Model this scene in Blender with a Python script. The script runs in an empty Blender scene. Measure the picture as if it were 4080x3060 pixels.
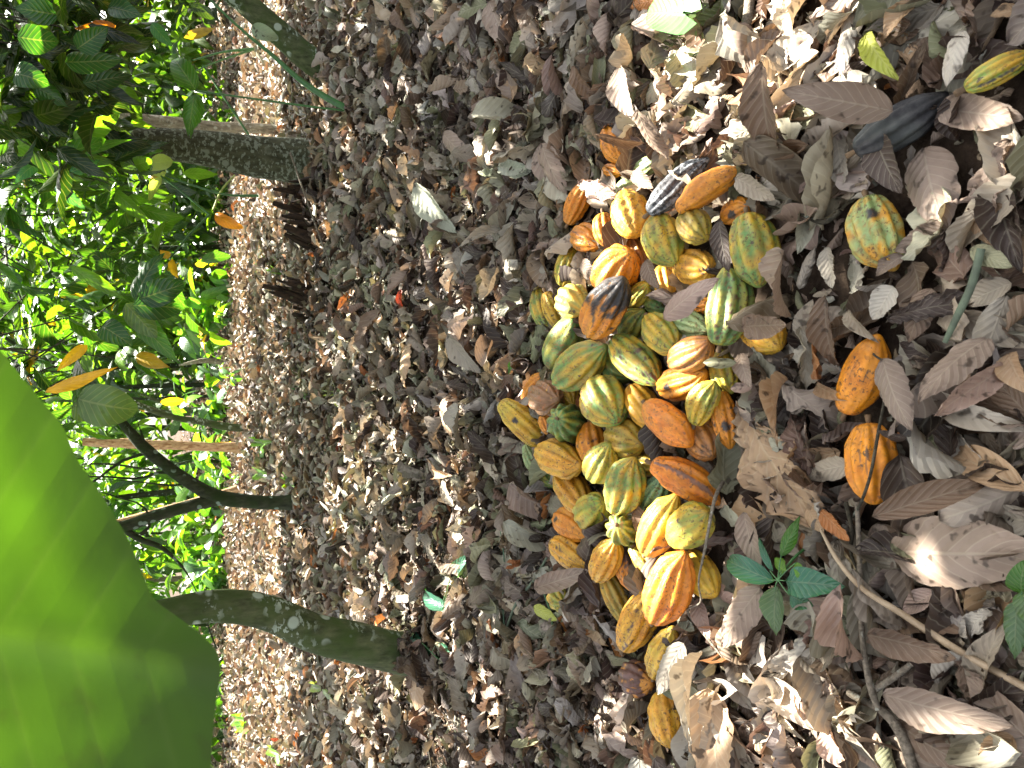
import bpy, math, random
import numpy as np
from mathutils import Vector, Matrix
random.seed(7); rng = np.random.default_rng(11)
R = math.radians
sc = bpy.context.scene
col = sc.collection

# ------------------------------------------------------------------ camera
CAM = np.array([0., 0., 1.25]); F = 3060.0
PITCH = math.atan(1400/3060)
FWD = np.array([0, math.cos(PITCH), -math.sin(PITCH)])
UP = np.array([0, math.sin(PITCH), math.cos(PITCH)])
RT = np.array([1., 0, 0])
def ray(px, py):                       # the photograph lies on its side: its left is up
    return FWD - (px-2040)/F*UP + (1530-py)/F*RT
def G(px, py, z=0.0):                  # where the view through a pixel meets the level z
    d = ray(px, py); return CAM + d*((z-CAM[2])/d[2])
def V(px, py, Y):                      # ... or an upright plane Y metres ahead
    d = ray(px, py); return CAM + d*(Y/d[1])
cam = bpy.data.cameras.new('camera'); co = bpy.data.objects.new('camera', cam); col.objects.link(co)
cam.sensor_width = 36; cam.lens = 27; cam.clip_start = .02; cam.clip_end = 300
co.matrix_world = Matrix(((-UP[0], RT[0], -FWD[0], CAM[0]), (-UP[1], RT[1], -FWD[1], CAM[1]), (-UP[2], RT[2], -FWD[2], CAM[2]), (0, 0, 0, 1)))
cam.dof.use_dof = True; cam.dof.focus_distance = 2.4; cam.dof.aperture_fstop = 11
sc.camera = co

# ------------------------------------------------------------------ light
SUN_EL, SUN_AZ = R(56), R(24)           # azimuth from +Y towards +X
S = np.array([math.sin(SUN_AZ)*math.cos(SUN_EL), math.cos(SUN_AZ)*math.cos(SUN_EL), math.sin(SUN_EL)])
w = bpy.data.worlds.new('World'); sc.world = w; w.use_nodes = True
nt = w.node_tree; sky = nt.nodes.new('ShaderNodeTexSky'); sky.sky_type = 'NISHITA'; sky.sun_disc = False
sky.sun_elevation = SUN_EL; sky.sun_rotation = SUN_AZ; sky.dust_density = 2.5; sky.air_density = 1.0
bg = nt.nodes['Background']; hs = nt.nodes.new('ShaderNodeHueSaturation'); hs.inputs['Saturation'].default_value = .38; nt.links.new(sky.outputs[0], hs.inputs['Color'])   # thin white haze over the blue
mx = nt.nodes.new('ShaderNodeMix'); mx.data_type = 'RGBA'; mx.blend_type = 'MULTIPLY'; mx.inputs['Factor'].default_value = 1; nt.links.new(hs.outputs[0], mx.inputs[6]); mx.inputs[7].default_value = (1.0, .97, .93, 1)
nt.links.new(mx.outputs[2], bg.inputs[0]); bg.inputs[1].default_value = .062
sl = bpy.data.lights.new('sun', 'SUN'); sl.energy = 5.0; sl.angle = R(.55); sl.color = (1, .95, .86)
so = bpy.data.objects.new('sun', sl); col.objects.link(so)
so.rotation_euler = Vector(-S).to_track_quat('-Z', 'Y').to_euler()
sc.view_settings.view_transform = 'Standard'; sc.view_settings.look = 'None'; sc.view_settings.exposure = 3.2; sc.view_settings.gamma = 1
sc.cycles.max_bounces = 8; sc.cycles.diffuse_bounces = 4; sc.cycles.transmission_bounces = 4; sc.cycles.glossy_bounces = 2
sc.cycles.sample_clamp_indirect = 6; sc.cycles.use_denoising = True

# ------------------------------------------------------------------ objects
def tag(o, label=None, cat=None, group=None, kind=None):
    if label: o['label'] = label
    if cat: o['category'] = cat
    if group: o['group'] = group
    if kind: o['kind'] = kind
    return o
def link(o, parent=None):
    col.objects.link(o)
    if parent is not None: o.parent = parent
    return o
def empty(name, loc, label, cat, group=None):
    o = bpy.data.objects.new(name, None); o.location = loc; o.empty_display_size = .05
    link(o); return tag(o, label, cat, group)
def mesh_np(name, verts, quads, mat, parent=None, uv=None, tint=None, origin=None, smooth=True):
    """verts world coords; quads (M,4); uv per vertex; tint per vertex"""
    verts = np.asarray(verts, float)
    if parent is not None: verts = verts-np.array(parent.location)
    elif origin is not None: verts = verts-np.asarray(origin)
    quads = np.asarray(quads, np.int32)
    me = bpy.data.meshes.new(name)
    n, m, k = len(verts), len(quads), quads.shape[1]
    me.vertices.add(n); me.vertices.foreach_set('co', verts.astype(np.float32).ravel())
    me.loops.add(m*k); me.loops.foreach_set('vertex_index', quads.ravel())
    me.polygons.add(m); me.polygons.foreach_set('loop_start', np.arange(0, m*k, k, dtype=np.int32))
    me.polygons.foreach_set('loop_total', np.full(m, k, np.int32))
    if uv is not None:
        l = me.uv_layers.new(name='uv'); l.data.foreach_set('uv', np.asarray(uv, np.float32)[quads.ravel()].ravel())
    if tint is not None:
        a = me.color_attributes.new('tint', 'FLOAT_COLOR', 'POINT')
        t = np.ones((n, 4), np.float32); t[:, :3] = tint; a.data.foreach_set('color', t.ravel())
    me.update(calc_edges=True); me.validate()
    me.polygons.foreach_set('use_smooth', np.full(len(me.polygons), smooth))
    me.materials.append(mat)
    o = bpy.data.objects.new(name, me); link(o, parent)
    if parent is None and origin is not None: o.location = origin
    return o

# ------------------------------------------------------------------ materials
class N:
    def __init__(s, name):
        s.m = bpy.data.materials.new(name); s.m.use_nodes = True; s.t = s.m.node_tree; s.t.nodes.clear()
        s.out = s.t.nodes.new('ShaderNodeOutputMaterial')
    def n(s, typ, **kw):
        nd = s.t.nodes.new('ShaderNode'+typ)
        for k, v in kw.items(): setattr(nd, k, v)
        return nd
    def set(s, sock, v):
        if isinstance(v, bpy.types.NodeSocket): s.t.links.new(v, sock)
        elif v is not None:
            if sock.type == 'RGBA' and len(v) == 3: v = (*v, 1)
            sock.default_value = v
    def math(s, op, a, b=None, c=None, clamp=False):
        nd = s.n('Math', operation=op, use_clamp=clamp); s.set(nd.inputs[0], a)
        if b is not None: s.set(nd.inputs[1], b)
        if c is not None: s.set(nd.inputs[2], c)
        return nd.outputs[0]
    def mix(s, f, a, b, mode='MIX'):
        nd = s.n('Mix', data_type='RGBA', blend_type=mode); s.set(nd.inputs['Factor'], f)
        s.set(nd.inputs[6], a); s.set(nd.inputs[7], b); return nd.outputs[2]
    def noise(s, scale, vec=None, detail=4, rough=.55, out=0):
        nd = s.n('TexNoise'); nd.inputs['Scale'].default_value = scale; nd.inputs['Detail'].default_value = detail
        nd.inputs['Roughness'].default_value = rough
        if vec is not None: s.set(nd.inputs['Vector'], vec)
        return nd.outputs[out]
    def ramp(s, v, lo, hi):
        nd = s.n('MapRange', clamp=True); s.set(nd.inputs[0], v); nd.inputs[1].default_value = lo; nd.inputs[2].default_value = hi
        return nd.outputs[0]
    def coords(s, which='Object'): return s.n('TexCoord').outputs[which]
    def bump(s, h, strength=.4, dist=.002):
        nd = s.n('Bump'); nd.inputs['Strength'].default_value = strength; nd.inputs['Distance'].default_value = dist
        s.set(nd.inputs['Height'], h); return nd.outputs[0]
    def bsdf(s, color, rough=.6, normal=None, spec=.4):
        nd = s.n('BsdfPrincipled'); s.set(nd.inputs['Base Color'], color); s.set(nd.inputs['Roughness'], rough)
        nd.inputs['Specular IOR Level'].default_value = spec
        if normal is not None: s.set(nd.inputs['Normal'], normal)
        return nd.outputs[0]
    def done(s, sh): s.t.links.new(sh, s.out.inputs[0]); return s.m

def leaf_mat(name, trans, rough, veins=11, veinlight=.12, spots=.5, spec=.4, boost=(1.3, 1.3, .6), bstr=.6):
    k = N(name); att = k.n('Attribute', attribute_name='tint').outputs['Color']
    uv = k.n('UVMap', uv_map='uv').outputs[0]; sp = k.n('SeparateXYZ'); k.set(sp.inputs[0], uv)
    au = k.math('ABSOLUTE', sp.outputs[0])
    ph = k.math('SUBTRACT', k.math('MULTIPLY', sp.outputs[1], veins), k.math('MULTIPLY', au, veins*.24))
    fr = k.math('FRACT', ph); tri = k.math('ABSOLUTE', k.math('SUBTRACT', fr, .5))    # .5 on the vein, 0 between
    side = k.ramp(tri, .40, .5)
    mid = k.ramp(au, .07, .02)
    vein = k.math('MAXIMUM', side, mid)
    wob = k.noise(60, k.coords(), 5, .6)
    bl = k.noise(9, k.coords(), 3)
    h = k.math('ADD', k.math('MULTIPLY', tri, 1.5), k.math('ADD', k.math('MULTIPLY', mid, .5), k.math('MULTIPLY', wob, .45)))
    nrm = k.bump(h, bstr, .004)
    c = k.mix(k.math('MULTIPLY', vein, veinlight), att, (.8, .75, .55))
    c = k.mix(k.ramp(bl, .35, .75), c, k.mix(1, c, (.62, .58, .55), 'MULTIPLY'))
    sn = k.noise(38, k.coords(), 2, .5); c = k.mix(k.math('MULTIPLY', k.ramp(sn, .62, .70), spots), c, (.03, .018, .01))
    b = k.bsdf(c, rough, nrm, spec)
    t = k.n('BsdfTranslucent'); k.set(t.inputs[0], k.mix(1, c, boost, 'MULTIPLY')); k.set(t.inputs['Normal'], nrm)
    ms = k.n('MixShader'); ms.inputs[0].default_value = trans; k.t.links.new(b, ms.inputs[1]); k.t.links.new(t.outputs[0], ms.inputs[2])
    return k.done(ms.outputs[0])
M_dry = leaf_mat('dry_leaf', .14, .58, 9, .12, .8, .4, (1.1, .85, .6), .42)
M_green = leaf_mat('green_leaf', .45, .34, 9, .10, .15, .5, (2.3, 2.3, .35), .45)
M_big = leaf_mat('big_leaf', .5, .5, 8, .010, .15, .25, (1.35, 1.5, .3), .13)

def bark_mat(name, a, b, lich, lamt, scale=1.0, moss=None):
    k = N(name); oc = k.coords()
    mp = k.n('Mapping'); k.set(mp.inputs[0], oc); mp.inputs['Scale'].default_value = (1, 1, .35)
    n1 = k.noise(22*scale, mp.outputs[0], 6, .65); n2 = k.noise(5*scale, oc, 3)
    c = k.mix(k.ramp(n1, .35, .65), a, b)
    if moss: c = k.mix(k.ramp(n2, .42, .62), c, moss)
    mp2 = k.n('Mapping'); k.set(mp2.inputs[0], oc); mp2.inputs['Scale'].default_value = (1, 1, 1.6)
    l1 = k.noise(21*scale, mp2.outputs[0], 4, .6); l2 = k.noise(3.2*scale, oc, 2)
    lm = k.math('MULTIPLY', k.ramp(l1, .535, .57), k.ramp(l2, .62-lamt, .72-lamt))
    vo = k.n('TexVoronoi', feature='F1'); vo.inputs['Scale'].default_value = 7*scale; k.set(vo.inputs['Vector'], oc)
    disc = k.math('MULTIPLY', k.ramp(vo.outputs['Distance'], .27, .22), k.ramp(k.noise(2.6*scale, oc, 1), .44, .48))
    lm = k.math('MAXIMUM', lm, disc)
    c = k.mix(k.math('MULTIPLY', lm, .8), c, lich)
    nr = k.bump(k.math('ADD', n1, k.math('MULTIPLY', lm, .2)), .8, .012)
    return k.done(k.bsdf(c, .85, nr, .2))
M_barkA = bark_mat('bark_spotted', (.026, .027, .013), (.078, .078, .045), (.19, .21, .16), .34)
M_barkG = bark_mat('bark_mossy', (.028, .035, .014), (.092, .105, .048), (.34, .40, .32), .10, 1.1, (.042, .066, .016))
M_barkD = bark_mat('bark_dark', (.016, .019, .010), (.050, .055, .030), (.20, .27, .21), -.02, 1.5, (.022, .036, .010))
M_barkP = bark_mat('bark_pale', (.12, .10, .07), (.30, .26, .19), (.40, .40, .33), .12, 1.6)
M_barkR = bark_mat('wood_reddish', (.24, .12, .055), (.58, .41, .24), (.40, .30, .16), -.1, 1.6)
M_twig = bark_mat('twig', (.09, .075, .055), (.24, .20, .15), (.3, .3, .25), .05, 5)
M_twigD = bark_mat('twig_dark', (.02, .018, .012), (.07, .06, .04), (.2, .22, .18), .05, 5)
M_stump = bark_mat('rotten_wood', (.006, .004, .003), (.045, .026, .014), (.08, .075, .04), -.05, 2)
def plain(name, c, rough=.5, c2=None, sc_=30):
    k = N(name); cc = k.mix(k.ramp(k.noise(sc_, k.coords()), .35, .65), c, c2 or tuple(x*.6 for x in c))
    return k.done(k.bsdf(cc, rough, k.bump(k.noise(sc_*3, k.coords()), .3, .002)))
M_stem = plain('green_stem', (.06, .17, .05), .4)
M_stemY = plain('yellow_stem', (.35, .42, .10), .5)
M_stalk = plain('pod_stalk', (.16, .10, .05), .8, (.05, .03, .015))
M_straw = plain('straw_stem', (.34, .26, .17), .6, (.2, .14, .08))

k = N('soil'); oc = k.coords()
c = k.mix(k.ramp(k.noise(14, oc, 8, .7), .35, .7), (.020, .013, .009), (.095, .068, .048))
M_soil = k.done(k.bsdf(c, .95, k.bump(k.noise(40, oc, 8, .7), 1, .02), .1))

k = N('pod_husk'); att = k.n('Attribute', attribute_name='tint').outputs['Color']; oc = k.coords()
ri = k.n('ObjectInfo').outputs['Random']
va = k.n('VectorMath', operation='ADD'); k.set(va.inputs[0], oc)
cx = k.n('CombineXYZ'); 
for i in range(3): k.set(cx.inputs[i], k.math('MULTIPLY', ri, 9.0+i*5))
k.set(va.inputs[1], cx.outputs[0]); ov = va.outputs[0]
sp1 = k.noise(150, ov, 3, .6); amt = k.noise(16, ov, 2)
spk = k.math('MULTIPLY', k.ramp(sp1, .56, .63), k.ramp(amt, .33, .55))
sp2 = k.noise(45, ov, 4, .7); blot = k.ramp(sp2, .625, .67)
stn = k.ramp(k.noise(24, ov, 5, .65), .42, .72)
c = k.mix(k.math('MULTIPLY', stn, .75), att, k.mix(1, att, (.62, .42, .30), 'MULTIPLY'))
c = k.mix(k.math('MULTIPLY', spk, .85), c, (.09, .045, .015))
c = k.mix(k.math('MULTIPLY', blot, .9), c, (.045, .028, .016))
bh = k.math('ADD', k.math('MULTIPLY', k.noise(55, ov, 4, .6), 1.0), k.math('MULTIPLY', spk, .35))
drt = k.math('MULTIPLY', k.ramp(k.noise(7, ov, 6, .7), .52, .72), k.ramp(k.noise(60, ov, 5, .7), .40, .62))
c = k.mix(k.math('MULTIPLY', drt, .6), c, (.17, .115, .07))
scr = k.n('Mapping'); k.set(scr.inputs[0], ov); scr.inputs['Scale'].default_value = (1, 1, .12)
c = k.mix(k.math('MULTIPLY', k.ramp(k.noise(90, scr.outputs[0], 2, .5), .66, .70), .6), c, (.10, .055, .025))
M_pod = k.done(k.bsdf(c, k.math('ADD', .42, k.math('MULTIPLY', k.math('ADD', stn, drt), .26)), k.bump(bh, .65, .004), .45))

k = N('mouldy_husk'); oc = k.coords()
c = k.mix(k.ramp(k.noise(110, oc, 4, .7), .42, .58), (.018, .020, .022), (.20, .205, .21))
c = k.mix(k.ramp(k.noise(12, oc, 3), .45, .7), c, (.022, .018, .018))
M_mould = k.done(k.bsdf(c, .7, k.bump(k.noise(70, oc, 5), .8, .004), .3))

k = N('blackened_husk'); oc = k.coords()
c = k.mix(k.ramp(k.noise(30, oc, 5, .7), .40, .70), (.014, .013, .014), (.060, .058, .055))
c = k.mix(k.math('MULTIPLY', k.ramp(k.noise(9, oc, 3), .52, .68), .5), c, (.075, .085, .075))
M_char = k.done(k.bsdf(c, .62, k.bump(k.noise(60, oc, 5), .7, .003), .3))

# ------------------------------------------------------------------ ground
def vnoise(p, seed, f):                 # cheap smooth noise from sines, about -1..1
    r = np.random.default_rng(seed); o = 0
    for i in range(5):
        d = r.normal(size=p.shape[-1]); d /= np.linalg.norm(d); o = o+np.sin((p@d)*f*(1+.35*i)+r.uniform(0, 6.28)+1.3*np.sin((p@d[::-1])*f*.6+i))
    return o/3.2
def zg(x, y):
    p = np.stack([np.asarray(x, float), np.asarray(y, float)], -1)
    far = np.clip((p[..., 1]-4.2)/6, 0, 1)
    return .012*vnoise(p, 3, 5) + far*.07*vnoise(p, 5, 1.1) + np.clip((p[..., 1]-14)/30, 0, 1)*.35*vnoise(p, 8, .25)
ys = np.concatenate([np.linspace(-6, 0, 10), np.linspace(.2, 9, 120), np.linspace(9.2, 30, 80), np.linspace(32, 140, 20)])
xs = np.concatenate([-np.geomspace(90, 6.2, 14), np.linspace(-6, 6, 110), np.geomspace(6.2, 90, 14)])
X, Y = np.meshgrid(xs, ys); P = np.stack([X, Y, zg(X, Y)], -1).reshape(-1, 3)
nx, ny = len(xs), len(ys); ii = np.arange((ny-1)*(nx-1)); a = ii//(nx-1)*nx+ii % (nx-1)
tag(mesh_np('ground', P, np.stack([a, a+1, a+nx+1, a+nx], 1), M_soil), kind='structure')

# ------------------------------------------------------------------ leaf shapes
def template(nu, nv, seed, curl=.3, bend=.25, wave=.05, torn=0., shape='oval'):
    """unit leaf: length 1 along y, half width .5 in x; returns verts, uv"""
    r = np.random.default_rng(seed); v = np.linspace(0, 1, nv+1); u = np.linspace(-1, 1, nu+1)
    if shape == 'oval': wv = np.sin(math.pi*np.clip(v, 0, 1)**.82)**.75*(1-.25*v); wv /= wv.max()
    elif shape == 'lance': wv = np.sin(math.pi*v**.7)**1.15; wv /= wv.max()
    elif shape == 'heart': wv = np.sqrt(np.clip(1-(v*1.0)**1.6, 0, 1))*np.clip(v*14+.1, 0, 1)**.5
    elif shape == 'scrap': wv = np.clip(np.sin(math.pi*v)**.4, 0, 1)
    U, VV = np.meshgrid(u, v); W = np.repeat(wv[:, None], nu+1, 1)
    edge = 1+torn*np.stack([np.interp(v, np.linspace(0, 1, 9), r.uniform(-1, .4, 9)), np.interp(v, np.linspace(0, 1, 9), r.uniform(-1, .4, 9))], 1)
    if torn: edge = edge*(1+.25*torn*r.uniform(-1, 1, edge.shape))
    E = np.where(U < 0, edge[:, :1], edge[:, 1:]); x = U*.5*W*np.clip(E, .15, 1.2)
    y = VV.copy()
    if shape == 'heart': y = VV-.28*np.abs(U)*np.clip(1-VV*2.2, 0, 1)
    ang = curl*math.pi*U*W                    # curl about the midrib
    x2 = np.where(abs(curl) > 1e-3, .5*np.sin(ang)/(curl*math.pi+1e-9), x)*np.where(E < 1, E, 1); z = .5*(1-np.cos(ang))/(abs(curl)*math.pi+1e-9)*np.sign(curl)
    z = z + .04*np.abs(U)*W                   # shallow fold at the midrib
    th = bend*1.6*(y-.5); y3 = np.sin(th)/(bend*1.6+1e-9)+.5; z = z+(np.cos(th)-1)/(bend*1.6+1e-9)
    z = z + wave*np.sin(VV*r.uniform(9, 16)+r.uniform(0, 6)+np.sign(U)*r.uniform(0, 2))*U**2*W + wave*.6*r.normal(size=z.shape)*(np.abs(U)) + wave*.5*np.sin(5*VV+3*U+r.uniform(0, 6))
    vs = np.stack([x2, y3, z], -1).reshape(-1, 3)
    uv = np.stack([U, VV], -1).reshape(-1, 2)
    ii = np.arange(nu*nv); a = ii//nu*(nu+1)+ii % nu
    return vs, uv, np.stack([a, a+1, a+nu+2, a+nu+1], 1)
def lt(n, nu, nv, seed, shapes, curl, bend, wave, torn):
    o = []
    for i in range(n):
        r = np.random.default_rng(seed+i)
        cu = r.uniform(*curl)*r.choice([-1, 1], p=[.45, .55]); be = r.uniform(*bend)*r.choice([-1, 1], p=[.3, .7])
        o.append(template(nu, nv, seed+i, cu, be, r.uniform(*wave), r.uniform(*torn), shapes[i % len(shapes)]))
    return o
T_near = lt(16, 8, 16, 100, ['oval', 'oval', 'lance', 'scrap'], (.08, .6), (.1, 1.3), (.02, .085), (0, .95))
T_mid = lt(14, 4, 8, 200, ['oval', 'lance', 'scrap', 'scrap'], (.08, .6), (.1, 1.3), (.03, .10), (0, 1.1))
T_far = lt(8, 2, 4, 300, ['oval', 'scrap'], (.1, .5), (.2, 1.2), (.0, .05), (0, .5))
T_gr = lt(10, 8, 18, 400, ['oval', 'lance'], (.05, .35), (.3, 1.3), (.012, .035), (0, .12))
T_gf = lt(8, 2, 5, 500, ['oval', 'lance'], (.05, .25), (.3, 1.0), (.0, .02), (0, .1))
def frames(axis, normal):
    axis = axis/np.linalg.norm(axis, axis=-1, keepdims=True)
    x = np.cross(axis, normal); x /= np.linalg.norm(x, axis=-1, keepdims=True)+1e-9
    z = np.cross(x, axis); return np.stack([x, axis, z], -1)      # columns
def batch(T, pos, Rm, size, tint, pick=None):
    """size (n,2) = length, width; pos = leaf base"""
    vs, us, qs, ts = [], [], [], []; off = 0
    pick = rng.integers(0, len(T), len(pos)) if pick is None else pick
    for k_, (tv, tu, tq) in enumerate(T):
        sel = np.where(pick == k_)[0]
        if not len(sel): continue
        s = np.stack([size[sel, 1], size[sel, 0], (size[sel, 0]+size[sel, 1])*.5], -1)
        v = np.einsum('nij,nvj->nvi', Rm[sel], tv[None]*s[:, None])+pos[sel, None]
        m = len(tv); n = len(sel)
        vs.append(v.reshape(-1, 3)); us.append(np.tile(tu, (n, 1))); ts.append(np.repeat(tint[sel], m, 0))
        qs.append((tq[None]+(np.arange(n)*m)[:, None, None]+off).reshape(-1, 4)); off += m*n
    return np.concatenate(vs), np.concatenate(qs), np.concatenate(us), np.concatenate(ts)
def batch_obj(name, T, pos, Rm, size, tint, mat, parent=None, pick=None, origin=None):
    v, q, u, t = batch(T, pos, Rm, size, tint, pick)
    return mesh_np(name, v, q, mat, parent, u, t, origin)

DRY = {'beige': (.44, .375, .28), 'grey': (.37, .33, .26), 'mauve': (.30, .225, .170), 'tan': (.46, .31, .18), 'dark': (.075, .050, .037),
       'brown': (.21, .140, .092), 'orange': (.50, .20, .06), 'olive': (.27, .27, .16), 'pale': (.56, .51, .42), 'red': (.40, .07, .03),
       'pink': (.42, .30, .24), 'lime': (.50, .55, .10), 'green': (.08, .22, .05), 'greygreen': (.34, .36, .27)}
dk = ['beige', 'grey', 'mauve', 'tan', 'dark', 'brown', 'orange', 'olive', 'pale', 'red']
dw = np.array([.22, .20, .15, .03, .11, .09, .010, .09, .08, .003]); dw /= dw.sum()
def dry_tints(n, w_=dw):
    t = np.array([DRY[k_] for k_ in dk])[rng.choice(len(dk), n, p=w_)]
    return t*rng.uniform(.42, .98, (n, 1))*rng.uniform(.93, 1.07, (n, 3))
def flat_frames(n, sd=.35, steep=.12):
    az = rng.uniform(0, 2*math.pi, n); t = np.abs(rng.normal(0, sd, n)); t = np.where(rng.random(n) < steep, rng.uniform(.6, 1.4, n), t)
    ta = rng.uniform(0, 2*math.pi, n)
    nrm = np.stack([np.sin(t)*np.cos(ta), np.sin(t)*np.sin(ta), np.cos(t)], -1)
    ax = np.stack([np.cos(az), np.sin(az), np.zeros(n)], -1); ax = ax-(ax*nrm).sum(-1, keepdims=True)*nrm
    return frames(ax, nrm), nrm
def scatter(n, y0, y1, margin=.5, bias=0):
    y = np.sqrt(rng.uniform(y0**2, y1**2, n)) if not bias else y0*(y1/y0)**rng.random(n)
    x = rng.uniform(-1, 1, n)*(.56*y+margin); return x, y

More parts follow.
